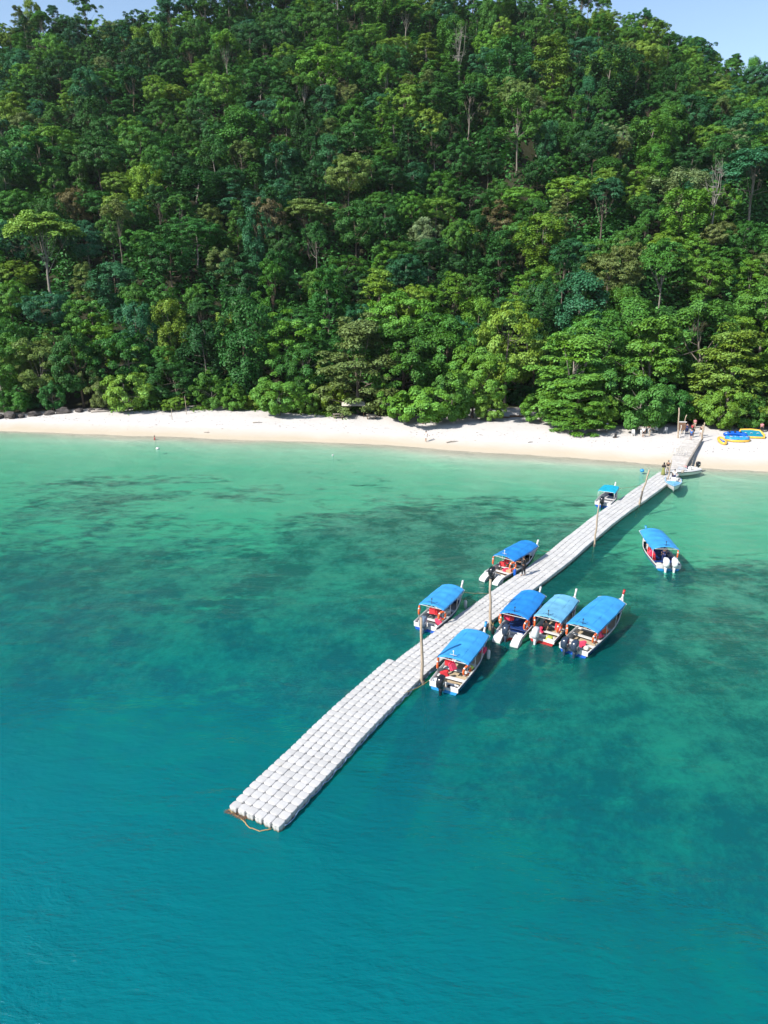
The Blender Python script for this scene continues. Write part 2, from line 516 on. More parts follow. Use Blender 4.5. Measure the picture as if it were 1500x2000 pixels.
# ------------------------------------------------------------------ water
def water_mat():
    m, nt = new_mat('sea_water')
    tc = nd(nt, 'ShaderNodeTexCoord')
    P = tc.outputs['Object']
    d = nd(nt, 'ShaderNodeAttribute', attribute_name='depth').outputs['Fac']
    ex = lambda k: math_n(nt, 'POWER', 2.71828, math_n(nt, 'MULTIPLY', d, -k))
    # absorption along the light's way down and up
    tcol = nd(nt, 'ShaderNodeCombineColor', {0: ex(0.56), 1: ex(0.03), 2: ex(0.17)}).outputs[0]
    # suspended matter scatters teal light back
    sc = math_n(nt, 'SUBTRACT', 1.0, ex(0.19))
    nb = nd(nt, 'ShaderNodeTexNoise', {'Vector': P, 'Scale': 0.035, 'Detail': 4.0})
    body = mixc(nt, nb.outputs[0], (0.0003, 0.128, 0.156), (0.001, 0.146, 0.174))
    dsh = nd(nt, 'ShaderNodeMapRange', {'Value': d, 1: 0.9, 2: 3.2}).outputs[0]
    body = mixc(nt, dsh, (0.003, 0.22, 0.155), body)
    dif = nd(nt, 'ShaderNodeBsdfDiffuse', {'Color': body})
    tr = nd(nt, 'ShaderNodeBsdfTransparent', {'Color': tcol})
    bodysh = nd(nt, 'ShaderNodeMixShader', {0: sc, 1: tr.outputs[0], 2: dif.outputs[0]})
    mp = nd(nt, 'ShaderNodeMapping', {'Vector': P, 'Rotation': (0, 0, R(12)), 'Scale': (0.42, 1.0, 1.0)})
    w1 = nd(nt, 'ShaderNodeTexNoise', {'Vector': mp.outputs[0], 'Scale': 0.55, 'Detail': 8.0, 'Roughness': 0.6, 'Distortion': 0.6})
    w2 = nd(nt, 'ShaderNodeTexNoise', {'Vector': mp.outputs[0], 'Scale': 4.0, 'Detail': 4.0, 'Roughness': 0.6})
    w3 = nd(nt, 'ShaderNodeTexNoise', {'Vector': P, 'Scale': 0.05, 'Detail': 3.0})
    patch = nd(nt, 'ShaderNodeMapRange', {'Value': w3.outputs[0], 1: 0.35, 2: 0.65, 3: 0.4, 4: 1.15}).outputs[0]
    hgt = math_n(nt, 'MULTIPLY', math_n(nt, 'ADD', w1.outputs[0], math_n(nt, 'MULTIPLY', w2.outputs[0], 0.35)), patch)
    b = nd(nt, 'ShaderNodeBump', {'Height': hgt, 'Strength': 1.0, 'Distance': 0.30})
    gl = nd(nt, 'ShaderNodeBsdfGlossy', {'Color': (1, 1, 1, 1), 'Roughness': 0.12, 'Normal': b.outputs[0]})
    fr = nd(nt, 'ShaderNodeFresnel', {'IOR': 1.33, 'Normal': b.outputs[0]})
    nt.links.new(b.outputs[0], dif.inputs['Normal'])
    mx = nd(nt, 'ShaderNodeMixShader', {0: math_n(nt, 'MULTIPLY', fr.outputs[0], 0.58), 1: bodysh.outputs[0], 2: gl.outputs[0]})
    out(nt, mx.outputs[0])
    return m
wx = axis([(-900, -120, 30), (-120, 120, 2), (120, 900, 30)])
wy = axis([(-900, -30, 30), (-30, 60, 2), (60, 122, 1), (122, 240, 10)])
water_me = grid_mesh('water', wx, wy, lambda X, Y: np.zeros_like(X), water_mat(), {'depth': lambda X, Y: np.clip(-ground(X, Y), 0, 40)})
water = link_mesh('water', water_me)
tag(water, 'clear turquoise sea over sand and reef', 'water', kind='structure')

# ------------------------------------------------------------------ trees
def leaf_cloud(cl, per, leaf, g, up=0.55, droop=0.0, flat=0.62):
    """leaf quads round clumps. cl: list of (centre, radius, outward)"""
    C = np.array([c[0] for c in cl]); r = np.array([c[1] for c in cl]); O = np.array([c[2] for c in cl])
    cnt = np.maximum(8, (per * (r / r.mean()) ** 2)).astype(int)
    idx = np.repeat(np.arange(len(cl)), cnt)
    n = len(idx)
    d = g.normal(size=(n, 3)); d /= np.linalg.norm(d, axis=1)[:, None]
    d += 0.55 * O[idx] + np.array([0, 0, 0.35]); d /= np.linalg.norm(d, axis=1)[:, None]
    rad = r[idx] * (0.45 + 0.6 * g.random(n) ** 0.6)
    p = C[idx] + d * rad[:, None] * np.array([1, 1, flat])
    if droop: p[:, 2] -= droop * (g.random(n) ** 2) * r[idx]
    nrm = 0.7 * d + 0.25 * O[idx] + np.array([0, 0, up]) + 0.33 * g.normal(size=(n, 3))
    nrm /= np.linalg.norm(nrm, axis=1)[:, None]
    t = np.cross(nrm, g.normal(size=(n, 3))); t /= np.linalg.norm(t, axis=1)[:, None]
    b = np.cross(nrm, t)
    L = leaf * (0.6 + 0.8 * g.random(n))
    W = L * (0.5 + 0.2 * g.random(n))
    fold = nrm * (0.12 * L)[:, None]
    V = np.stack([p - t * L[:, None] * .5 - fold, p + b * W[:, None] * .5, p + t * L[:, None] * .5 - fold, p - b * W[:, None] * .5], 1).reshape(-1, 3)
    Fq = np.arange(n * 4).reshape(n, 4)
    cv = g.random(len(cl))
    v = np.clip(0.45 * cv[idx] + 0.55 * g.random(n), 0, 1)
    return V, Fq, v

def crown_clumps(kind, g, n, rx, rz, zc):
    """clump centres for crowns of radius rx / rz centred zc above the foot"""
    cl = []
    if kind in ('round', 'bush'):
        lob = [(g.uniform(0, 2 * math.pi), g.uniform(-0.1, 0.95), g.uniform(.15, .35)) for _ in range(9)]
        while len(cl) < n:
            a = g.uniform(0, 2 * math.pi); sz = g.uniform(-0.75, 1)
            k = 0.74
            for la, lz, lh in lob:
                da = math.atan2(math.sin(a - la), math.cos(a - la))
                k += lh * math.exp(-(da * da * 1.8 + (sz - lz) ** 2 * 4))
            k *= g.uniform(.72, 1.08)
            h = math.sqrt(max(0, 1 - sz * sz))
            o = np.array([math.cos(a) * h, math.sin(a) * h, sz])
            cl.append((o * k * np.array([rx, rx, rz]) + [0, 0, zc], rx * g.uniform(.14, .25), o))
    elif kind == 'layered':
        nl = 6
        for j in range(n):
            l = j % nl
            f = l / (nl - 1)
            R_ = rx * math.sqrt(1 - (.93 * f) ** 2.4) * (.75 + .25 * (l % 2)) * g.uniform(.2, 1.0) ** 0.5
            a = g.uniform(0, 2 * math.pi)
            z = zc + rz * (-0.75 + 1.65 * f) - 0.2 * rz * (R_ / rx) ** 2 + g.normal() * .10 * rz
            cl.append((np.array([math.cos(a) * R_, math.sin(a) * R_, z]), rx * g.uniform(.14, .25), np.array([math.cos(a) * .35, math.sin(a) * .35, .7])))
    elif kind == 'umbrella':
        sub = [(g.uniform(0, 2 * math.pi), g.uniform(.2, .85), g.uniform(-.2, .25)) for _ in range(9)]
        for j in range(n):
            a0, r0, h0 = sub[j % 9]
            x = math.cos(a0) * r0 + g.normal() * .17; y = math.sin(a0) * r0 + g.normal() * .17
            rr = math.hypot(x, y)
            z = zc + rz * (0.75 - .8 * rr * rr + h0 + g.normal() * .09)
            cl.append((np.array([x * rx, y * rx, z]), rx * g.uniform(.12, .22), np.array([x * .5, y * .5, .75])))
    elif kind == 'vine':
        for j in range(n):
            f = g.random()
            a = g.uniform(0, 2 * math.pi)
            prof = 0.42 + 0.58 * math.sin(min(1, f * 1.15) * math.pi * .62) ** 1.4 if f < .85 else 1.0 - (f - .85) * 4.2
            lob = 1 + .3 * math.sin(a * 3 + f * 5) + .2 * math.sin(a * 5 - f * 9)
            rr = rx * prof * lob * g.uniform(.7, 1.05)
            z = zc - rz + 2 * rz * f
            cl.append((np.array([math.cos(a) * rr, math.sin(a) * rr, z]), rx * g.uniform(.2, .36), np.array([math.cos(a), math.sin(a), .25])))
    elif kind == 'sparse':
        sub = [(g.uniform(0, 2 * math.pi), g.uniform(.15, .95), g.uniform(-.6, .95)) for _ in range(14)]
        for j in range(n):
            a0, r0, h0 = sub[j % 14]
            k = math.sqrt(max(.05, 1 - h0 * h0))
            c0 = np.array([math.cos(a0) * r0 * k * rx, math.sin(a0) * r0 * k * rx, zc + h0 * rz])
            c0 = c0 + g.normal(size=3) * np.array([.13 * rx, .13 * rx, .08 * rz])
            cl.append((c0, rx * g.uniform(.12, .21), np.array([math.cos(a0) * .5, math.sin(a0) * .5, .6])))
    return cl

def limb_mesh(name, cl, g, zc, rz, height, r0, nlimb, base_f=0.45, lean=0.0, twig=False):
    mb = MB()
    fork = max(0.8, zc - rz * base_f)
    top = zc + rz * 0.45
    lx, ly = lean * g.normal(), lean * g.normal()
    pth = []; rad = []
    for i in range(7):
        f = i / 6
        pth.append((lx * f * f + .12 * g.normal() * (i > 0), ly * f * f + .12 * g.normal() * (i > 0), -0.6 + (top + .6) * f))
        rad.append(r0 * (1.35 if i == 0 else 1 - .82 * f ** 1.1))
    mb.tube(pth, rad, 8)
    pick = sorted(range(len(cl)), key=lambda i: g.random())[:nlimb]
    for i in pick:
        c = cl[i][0]
        zf = min(g.uniform(fork * .8, top * .92), c[2] - .3) if c[2] > fork * .8 else c[2] * .7
        f = (zf + .6) / (top + .6)
        s = np.array([lx * f * f, ly * f * f, zf])
        mid = s * .5 + c * .5 + g.normal(size=3) * .25 + np.array([0, 0, -.08 * np.linalg.norm(c - s)])
        rr = r0 * (1 - .8 * f) * g.uniform(.35, .6)
        mb.tube([s, s * .6 + mid * .4, mid, c * .75 + mid * .25, c], [rr, rr * .85, rr * .62, rr * .4, rr * .2], 6)
        if twig:
            for _ in range(4):
                e = mid * .4 + c * .6 + g.normal(size=3) * np.array([.9, .9, .7])
                mb.tube([mid * .6 + c * .4, (mid * .5 + c * .5) * .5 + e * .5, e], [rr * .4, rr * .28, rr * .1], 5)
    return mb.mesh(name, M['bark'], True)

# prototypes: unit design sizes (crown radius ~5 m); instances are scaled
PROTO = {}
def proto(key, kind, seed, n, per, leaf, rx, rz, zc, r0, nl, flat=.62, droop=0.0, lean=.4, base_f=.45, up=.55):
    g = np.random.default_rng(seed)
    cl = crown_clumps(kind, g, n, rx, rz, zc)
    V, Fq, v = leaf_cloud(cl, per, leaf, g, up, droop, flat)
    crown = np_mesh('crown', V, Fq, M['leaf'], False, {'v': v})
    trunk = limb_mesh('trunk', cl, g, zc, rz, zc + rz, r0, nl, base_f, lean)
    PROTO.setdefault(key, []).append((crown, trunk, rx, zc + rz))
for s_ in range(5): proto('round', 'round', 10 + s_, 112, 125, .36, 5.0, 5.0 + .35 * s_, 8.2, .24, 10)
for s_ in range(4): proto('dome', 'round', 20 + s_, 130, 110, .34, 5.4, 4.2, 8.6, .24, 10, flat=.5)
for s_ in range(4): proto('vine', 'vine', 30 + s_, 100, 125, .36, 3.4, 6.6, 8.0, .24, 8, flat=1.0, droop=.9)
for s_ in range(3): proto('umbrella', 'umbrella', 40 + s_, 100, 120, .34, 5.6, 4.0, 11.0, .25, 16, flat=.5, base_f=.9)
for s_ in range(3): proto('layered', 'layered', 50 + s_, 120, 110, .36, 5.2, 5.6, 7.6, .24, 12, flat=.5, up=.8)
for s_ in range(3): proto('sparse', 'sparse', 60 + s_, 112, 105, .34, 4.8, 5.6, 9.6, .22, 20, flat=.65)
# finer leaved ones for the row behind the beach
for s_ in range(3): proto('beach_layered', 'layered', 70 + s_, 150, 140, .33, 5.2, 5.4, 5.4, .30, 20, flat=.42, up=.8)
for s_ in range(3): proto('beach_round', 'round', 80 + s_, 120, 160, .33, 5.0, 5.2, 5.9, .28, 16)
for s_ in range(2): proto('bush', 'bush', 90 + s_, 90, 150, .30, 4.0, 3.0, 2.6, .16, 12)

def dead_mesh(seed):
    g = np.random.default_rng(seed)
    cl = crown_clumps('sparse', g, 26, 3.6, 3.6, 10.5)
    return limb_mesh('trunk', cl, g, 10.5, 3.6, 14, .24, 18, .8, .5, True)
DEAD = [dead_mesh(s_) for s_ in (101, 102)]

GREENS = {   # leaf colours of the kinds of tree (object colour)
    'dark green': (0.026, 0.092, 0.024), 'deep green': (0.040, 0.130, 0.028), 'mid green': (0.070, 0.186, 0.032),
    'bright green': (0.118, 0.255, 0.036), 'yellow-green': (0.165, 0.275, 0.042), 'blue-green': (0.036, 0.134, 0.058),
    'olive green': (0.130, 0.185, 0.052), 'russet-tinged': (0.140, 0.115, 0.052), 'pale silvery green': (0.205, 0.260, 0.120)}
SHAPE = {'round': 'round-crowned', 'dome': 'dome-crowned', 'vine': 'vine-draped columnar', 'umbrella': 'umbrella-crowned', 'layered': 'tiered', 'sparse': 'open-limbed',
         'beach_layered': 'spreading tiered', 'beach_round': 'broad rounded', 'bush': 'low bushy'}
KNAME = {'round': 'broadleaf_tree', 'dome': 'dome_tree', 'vine': 'vine_draped_tree', 'umbrella': 'umbrella_tree', 'layered': 'tiered_tree', 'sparse': 'open_limbed_tree',
         'beach_layered': 'almond_tree', 'beach_round': 'shade_tree', 'bush': 'bush'}
CATN = {'bush': 'bush'}
TREES = []
BARK = [(0.16, 0.13, 0.10), (0.20, 0.17, 0.14), (0.12, 0.09, 0.07), (0.14, 0.10, 0.07), (0.24, 0.21, 0.18)]
def project(x, y, z):
    dz = z - CAM_H; c, s = math.cos(R(CAM_PITCH)), math.sin(R(CAM_PITCH))
    zc = y * c - dz * s
    return 750 + 1388 * x / zc, 1000 - 1388 * (y * s + dz * c) / zc
def plant(key, x, y, width, height, colour, label=None, var=None, rz=None, z=None, group=None, barkc=None):
    opts = PROTO[key]
    crown, trunk, rx, h = opts[random.randrange(len(opts)) if var is None else var]
    t = empty(KNAME[key], (x, y, (gz(x, y) if z is None else z) - 0.15), random.uniform(0, 6.28) if rz is None else rz)
    sx = width / (2.25 * rx); sz = height / (h + .4)
    t.scale = (sx * random.uniform(.93, 1.07), sx * random.uniform(.93, 1.07), sz)
    c = link_mesh('crown', crown, t); b = link_mesh('trunk', trunk, t)
    base = GREENS[colour]
    j = random.uniform(.86, 1.16)
    c.color = (base[0] * j * random.uniform(.9, 1.12), base[1] * j, base[2] * j * random.uniform(.85, 1.15), 1)
    bc = random.choice(BARK) if barkc is None else barkc
    b.color = (*bc, 1)
    tag(t, label, CATN.get(key, 'tree'), group)
    TREES.append((t, key, colour, x, y, height, label))
    return t

# --- hand-placed trees and bushes at the back of the beach
FG = 'trees and bushes along the back of the beach'
front = [
    ('bush', -46.6, 129.0, 10.5, 7.8, 'yellow-green', 'bright leafy bush at the sand edge, just right of the dark rocks'),
    ('beach_round', -38.6, 132.5, 9.5, 8.6, 'deep green', 'dark open bush behind the bright bush at the sand edge'),
    ('bush', -38.2, 129.5, 5.0, 2.8, 'yellow-green', 'small low lime bush on the sand behind the two thin posts'),
    ('bush', -31.5, 130.6, 7.5, 6.6, 'mid green', 'rounded green bush right of the two thin posts'),
    ('vine', -25.8, 134.0, 9.5, 20.0, 'deep green', 'tall vine-covered tree rising from the back of the left beach'),
    ('bush', -18.6, 124.8, 9.5, 7.0, 'bright green', 'bright green bush standing out on the open sand, left of the beach stalls'),
    ('beach_round', -14.5, 131.0, 10.0, 12.5, 'deep green', 'dark rounded tree behind the bright bush on the open sand'),
    ('bush', -9.2, 126.8, 6.0, 5.8, 'yellow-green', 'small lime-tinged bush just left of the beach stalls'),
    ('beach_layered', -4.6, 126.5, 17.0, 16.8, 'olive green', 'large olive tree leaning over the beach stalls'),
    ('beach_round', 3.5, 128.5, 16.0, 15.5, 'mid green', 'wide rounded tree right of the large olive tree over the stalls'),
    ('bush', 6.2, 117.0, 11.5, 7.2, 'bright green', 'large bush spilling onto the sand beside the white-shirted walker'),
    ('bush', 11.4, 118.2, 7.5, 7.6, 'mid green', 'bush joined to the right flank of the large bush on the sand'),
    ('beach_round', 15.2, 121.4, 10.5, 12.8, 'bright green', 'bright rounded tree beside the shaded opening in the middle of the beach'),
    ('beach_round', 11.0, 131.0, 13.0, 17.0, 'mid green', 'tall rounded tree behind the bushes beside the walker'),
    ('beach_round', 22.6, 133.0, 13.5, 19.5, 'yellow-green', 'tall pale rounded tree above the shaded opening in the beach'),
    ('beach_layered', 31.0, 118.0, 17.5, 14.8, 'bright green', 'broad tiered tree over the sand left of the white shelter roof'),
    ('beach_layered', 30.6, 111.5, 12.0, 8.6, 'bright green', 'low tiered tree drooping over the people sitting on the sand'),
    ('bush', 40.4, 111.2, 11.5, 9.0, 'mid green', 'dense rounded tree left of the tall pole on the beach'),
    ('bush', 34.2, 113.6, 8.5, 6.5, 'bright green', 'leafy bush between the drooping tiered tree and the dense rounded tree'),
    ('bush', 46.0, 114.5, 8.0, 7.0, 'deep green', 'dark bush behind the notice board'),
    ('bush', 53.0, 111.6, 7.5, 7.0, 'bright green', 'leafy bush left of the pale shelter behind the inflatables'),
    ('bush', 57.6, 112.0, 6.5, 5.6, 'mid green', 'bush hanging over the two people behind the inflatables'),
    ('bush', 26.0, 117.5, 7.5, 5.6, 'bright green', 'low bush at the right edge of the shaded opening'),
    ('bush', 33.0, 126.0, 9.0, 8.0, 'deep green', 'dark bush filling the shade behind the broad tiered tree'),
    ('bush', 64.5, 106.5, 6.0, 5.0, 'mid green', 'bush cut by the right frame edge near the inflatables'),
    ('beach_layered', 45.2, 122.5, 17.0, 16.5, 'bright green', 'broad tiered tree behind the tall pole on the beach'),
    ('beach_layered', 56.2, 116.5, 16.5, 15.0, 'yellow-green', 'pale tiered tree shading the blue inflatables'),
    ('beach_layered', 66.0, 117.5, 15.0, 17.5, 'bright green', 'tiered tree behind the inflatables at the right frame edge'),
    ('bush', 62.0, 110.0, 5.0, 4.6, 'bright green', 'small bush beside the inflatables at the right frame edge'),
    ('beach_round', 38.0, 131.0, 15.0, 17.5, 'mid green', 'rounded tree behind the white shelter roof'),
    ('beach_round', 57.0, 130.0, 16.0, 19.0, 'mid green', 'rounded tree standing behind the pale tree of the inflatables'),
    ('beach_round', 75.0, 128.0, 15.0, 20.0, 'bright green', 'rounded tree at the right frame edge behind the inflatables'),
    ('beach_round', -70.5, 131.5, 11.0, 14.0, 'mid green', 'rounded tree over the dark rocks at the left frame edge'),
    ('beach_round', -63.4, 132.5, 9.5, 13.0, 'olive green', 'olive tree second from the left frame edge above the dark rocks'),
    ('beach_round', -56.4, 133.0, 10.0, 13.5, 'deep green', 'dark rounded tree third from the left frame edge above the sand'),
    ('bush', -27.6, 129.6, 6.0, 5.2, 'bright green', 'bright low bush midway between the two thin posts and the open-sand bush'),
    ('bush', -23.0, 130.2, 5.0, 4.0, 'yellow-green', 'small lime bush at the foot of the tall vine-covered tree'),
    ('bush', -13.6, 126.4, 5.2, 4.4, 'bright green', 'small bright bush between the open-sand bush and the stalls'),
    ('bush', 2.8, 119.6, 6.5, 5.4, 'bright green', 'bright bush on the left flank of the large bush by the walker'),
    ('bush', 17.6, 119.6, 6.0, 5.6, 'yellow-green', 'lime bush at the left edge of the shaded opening'),
    ('bush', -43.4, 131.2, 6.0, 5.6, 'mid green', 'bush tucked right behind the bright sand-edge bush'),
    ('bush', -66.5, 127.5, 6.0, 5.0, 'mid green', 'bush on the dark rocks at the left end of the beach'),
    ('bush', -60.3, 129.3, 5.5, 5.2, 'deep green', 'dark bush on the rocks right of the one at the beach end'),
    ('bush', -52.0, 131.0, 6.0, 6.4, 'olive green', 'olive bush between the dark rocks and the bright sand-edge bush'),
    ('beach_round', -48.5, 137.0, 10.0, 13.0, 'deep green', 'dark tree behind the bright bush near the rocks'),
    ('vine', -34.0, 138.0, 9.0, 15.0, 'dark green', 'dark vine-draped tree behind the thin posts'),
    ('umbrella', -72.5, 162.0, 20.0, 21.0, 'yellow-green', 'large bright umbrella tree with pale limbs on the lower left slope'),
    ('umbrella', -17.5, 178.0, 17.0, 15.0, 'olive green', 'flat-topped olive tree on the lower slope above the beach stalls'),
    ('round', -26.0, 172.0, 8.0, 15.0, 'russet-tinged', 'russet tree beside the flat-topped olive tree on the lower slope'),
    ('layered', 48.0, 232.0, 17.0, 20.0, 'yellow-green', 'large pale tree in the middle of the upper right slope'),
    ('umbrella', 84.0, 176.0, 19.0, 19.0, 'blue-green', 'wide blue-green umbrella tree high above the inflatables'),
]
for k, x, y, w_, h_, c_, lb in front:
    plant(k, x, y, w_, h_, c_, lb, group=FG)

# --- the wood on the hill: every tree a copy with its own size, colour and turn
pts = [(x, y, w_ * (.42 if y < 140 else .28)) for _, x, y, w_, *_ in front]
def ok(x, y, r):
    for a, b, q in pts:
        if (a - x) ** 2 + (b - y) ** 2 < (r + q) ** 2: return False
    return True
keys = ['round', 'vine', 'umbrella', 'layered', 'sparse', 'dome']
kw = [0.33, 0.15, 0.06, 0.10, 0.05, 0.31]
cnames = ['dark green', 'deep green', 'mid green', 'bright green', 'yellow-green', 'blue-green', 'olive green', 'russet-tinged', 'pale silvery green']
g0 = np.random.default_rng(11)
cand = []
for _ in range(26000):
    y = g0.uniform(126, 316); x = g0.uniform(-0.60 * y - 10, 0.60 * y + 8)
    cand.append((x, y))
for x, y in cand:
    if y < treeline(x) + 7: continue
    u = (y - 130) / 170
    r = 2.5 + (2.9 - 1.1 * min(u, 1)) * g0.random() ** 1.9
    if not ok(x, y, r): continue
    pts.append((x, y, r))
    lowland = y < 170
    big = vnoise(x * .03 + 9, y * .03 + 4) + .5
    pk = np.array(kw)
    k = keys[g0.choice(6, p=pk)]
    if y > 280: k = keys[g0.choice(6, p=[.26, .06, .18, .12, .2, .18])]
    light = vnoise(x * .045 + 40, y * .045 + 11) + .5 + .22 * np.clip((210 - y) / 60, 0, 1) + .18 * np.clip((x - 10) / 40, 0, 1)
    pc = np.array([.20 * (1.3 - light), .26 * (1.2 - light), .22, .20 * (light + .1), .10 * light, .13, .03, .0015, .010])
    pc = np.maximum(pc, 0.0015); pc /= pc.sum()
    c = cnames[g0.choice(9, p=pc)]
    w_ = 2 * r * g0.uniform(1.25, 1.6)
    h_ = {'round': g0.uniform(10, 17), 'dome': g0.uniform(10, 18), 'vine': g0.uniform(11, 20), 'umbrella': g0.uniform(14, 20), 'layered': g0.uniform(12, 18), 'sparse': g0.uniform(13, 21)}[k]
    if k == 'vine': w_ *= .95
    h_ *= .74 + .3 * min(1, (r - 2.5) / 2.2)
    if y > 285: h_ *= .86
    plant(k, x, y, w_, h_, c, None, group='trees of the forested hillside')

BANDS = [(165, 'foot of the hill'), (200, 'lower slope'), (235, 'middle slope'), (270, 'upper slope'), (999, 'ridge')]
ORD = ['first', 'second', 'third', 'fourth', 'fifth', 'sixth', 'seventh', 'eighth', 'ninth', 'tenth', 'eleventh', 'twelfth', 'thirteenth', 'fourteenth', 'fifteenth', 'sixteenth', 'seventeenth', 'eighteenth', 'nineteenth', 'twentieth']
buckets = {}
for t, key, c, x, y, h, lb in TREES:
    if lb: continue
    band = next(n for lim, n in BANDS if y < lim)
    size = 'tall' if h > 15.5 else 'short'
    buckets.setdefault((size, c, key, band), []).append((project(x, y, gz(x, y) + h * .7)[0], t))
for (size, c, key, band), L in buckets.items():
    L.sort(key=lambda q: q[0])
    for i, (px, t) in enumerate(L):
        side = 'left' if px < 500 else 'middle' if px < 1000 else 'right'
        if len(L) == 1: t['label'] = f'the one {size} {c} {SHAPE[key]} tree on the {band}, {side} third'
        else: t['label'] = f'{size} {c} {SHAPE[key]} tree on the {band}, {ORD[i] if i < 20 else str(i + 1) + "th"} from left'

# --- leafless pale trees
def dead(x, y, h, var, label, rz=0.0, z=None, s=1.0):
    o = link_mesh('dead_tree', DEAD[var], None, (x, y, (gz(x, y) if z is None else z)))
    o.scale = (s, s, h / 12.5); o.rotation_euler = (0, 0, rz)
    o.color = (0.30, 0.27, 0.24, 1)
    tag(o, label, 'tree', 'leafless pale trees')
dead(-14.5, 262, 20.0, 0, 'tall leafless grey tree near the middle of the ridge', .4)
dead(22.5, 244, 19.0, 1, 'leafless tree with forked white trunk on the upper slope', 2.0)
dead(73.5, 172, 17.0, 1, 'bleached bare branches above the trees of the right lower slope', 1.0)

# --- undergrowth between the trees (one mass nobody could count)
g1 = np.random.default_rng(21)
nm = 2300
my = g1.uniform(128, 306, nm); mx_ = g1.uniform(-0.60, 0.60, nm) * my
keep = my > treeline(mx_) + 7
mx_, my = mx_[keep], my[keep]; nm = len(mx_)
mr = g1.uniform(1.6, 3.6, nm); mh_ = g1.uniform(1.2, 6.5, nm) * np.clip((my - treeline(mx_)) / 20, .4, 1)
idx = np.repeat(np.arange(nm), (22 * mr ** 2).astype(int)); n = len(idx)
d = g1.normal(size=(n, 3)); d[:, 2] = np.abs(d[:, 2]) * 1.1; d /= np.linalg.norm(d, axis=1)[:, None]
lob = 1 + .25 * np.sin(5 * np.arctan2(d[:, 1], d[:, 0]) + idx) * (1 - d[:, 2]) + .18 * np.sin(9 * d[:, 2] + 3 * d[:, 0] + idx)
rr = (.75 + .3 * g1.random(n)) * lob
p = np.stack([mx_[idx] + d[:, 0] * mr[idx] * rr, my[idx] + d[:, 1] * mr[idx] * rr, np.zeros(n)], 1)
p[:, 2] = ground(p[:, 0], p[:, 1]) + d[:, 2] * mh_[idx] * rr + .1
nr = d * .8 + g1.normal(size=(n, 3)) * .35 + np.array([0, 0, .4]); nr /= np.linalg.norm(nr, axis=1)[:, None]
tt = np.cross(nr, g1.normal(size=(n, 3))); tt /= np.linalg.norm(tt, axis=1)[:, None]
bb = np.cross(nr, tt)
L = (0.5 + .55 * g1.random(n))[:, None]
V = np.stack([p - tt * L * .6, p + bb * L * .42, p + tt * L * .6, p - bb * L * .42], 1).reshape(-1, 3)
uv = np.clip(.7 * g1.random(nm)[idx] + .3 * g1.random(n), 0, 1)
ug = link_mesh('undergrowth', np_mesh('undergrowth', V, np.arange(n * 4).reshape(n, 4), M['leaf'], False, {'v': uv}))
ug.color = (0.045, 0.145, 0.034, 1)
tag(ug, 'dense leafy undergrowth between the trees of the hillside', 'undergrowth', kind='stuff')
# low creeper at the top of the sand
n = 5200
ux = g1.uniform(-50, -6, n); uy = treeline(ux) + g1.normal(size=n) * 1.1 + 1.2
dn = vnoise(ux * .3, uy * .3 + 8) > -.12
ux, uy = ux[dn], uy[dn]; n = len(ux)
p = np.stack([ux, uy, ground(ux, uy) + .1 + .5 * g1.random(n) ** 2], 1)
nr = g1.normal(size=(n, 3)) * .45 + np.array([0, -.2, .9]); nr /= np.linalg.norm(nr, axis=1)[:, None]
tt = np.cross(nr, g1.normal(size=(n, 3))); tt /= np.linalg.norm(tt, axis=1)[:, None]
bb = np.cross(nr, tt); L = (0.22 + .2 * g1.random(n))[:, None]
V = np.stack([p - tt * L * .6, p + bb * L * .45, p + tt * L * .6, p - bb * L * .45], 1).reshape(-1, 3)
cr = link_mesh('creeper', np_mesh('creeper', V, np.arange(n * 4).reshape(n, 4), M['leaf'], False, {'v': g1.random(n)}))
cr.color = (0.10, 0.20, 0.03, 1)
tag(cr, 'low green creeper growing along the top of the sand', 'creeper', kind='stuff')
print('TREES', len(TREES))

# ------------------------------------------------------------------ floating jetty of plastic cubes
RE = np.array([(-4.75, 26.35), (-2.75, 30.05), (-0.35, 34.5), (2.45, 39.3), (7.15, 46.0), (12.2, 52.8), (15.75, 57.6), (20.05, 63.9), (24.9, 70.9), (30.3, 78.0), (36.1, 85.8), (38.2, 88.7)])
def smooth_path(P, n=400):
    P = np.asarray(P, float)
    d = np.r_[0, np.cumsum(np.linalg.norm(np.diff(P, axis=0), axis=1))]
    m0 = np.gradient(P, d, axis=0)
    t = np.linspace(0, d[-1], n)
    i = np.clip(np.searchsorted(d, t) - 1, 0, len(d) - 2)
    h = (d[i + 1] - d[i]); u = ((t - d[i]) / h)[:, None]; h = h[:, None]
    Q = (2 * u**3 - 3 * u**2 + 1) * P[i] + (u**3 - 2 * u**2 + u) * h * m0[i] + (-2 * u**3 + 3 * u**2) * P[i + 1] + (u**3 - u**2) * h * m0[i + 1]
    dq = np.r_[0, np.cumsum(np.linalg.norm(np.diff(Q, axis=0), axis=1))]
    return dq, Q
JD, JQ = smooth_path(RE)
def jet(sv_):
    p = np.array([np.interp(sv_, JD, JQ[:, 0]), np.interp(sv_, JD, JQ[:, 1])])
    a = np.array([np.interp(sv_ + .4, JD, JQ[:, 0]), np.interp(sv_ + .4, JD, JQ[:, 1])])
    b = np.array([np.interp(sv_ - .4, JD, JQ[:, 0]), np.interp(sv_ - .4, JD, JQ[:, 1])])
    t = (a - b) / np.linalg.norm(a - b)
    return p, t, np.array([-t[1], t[0]])
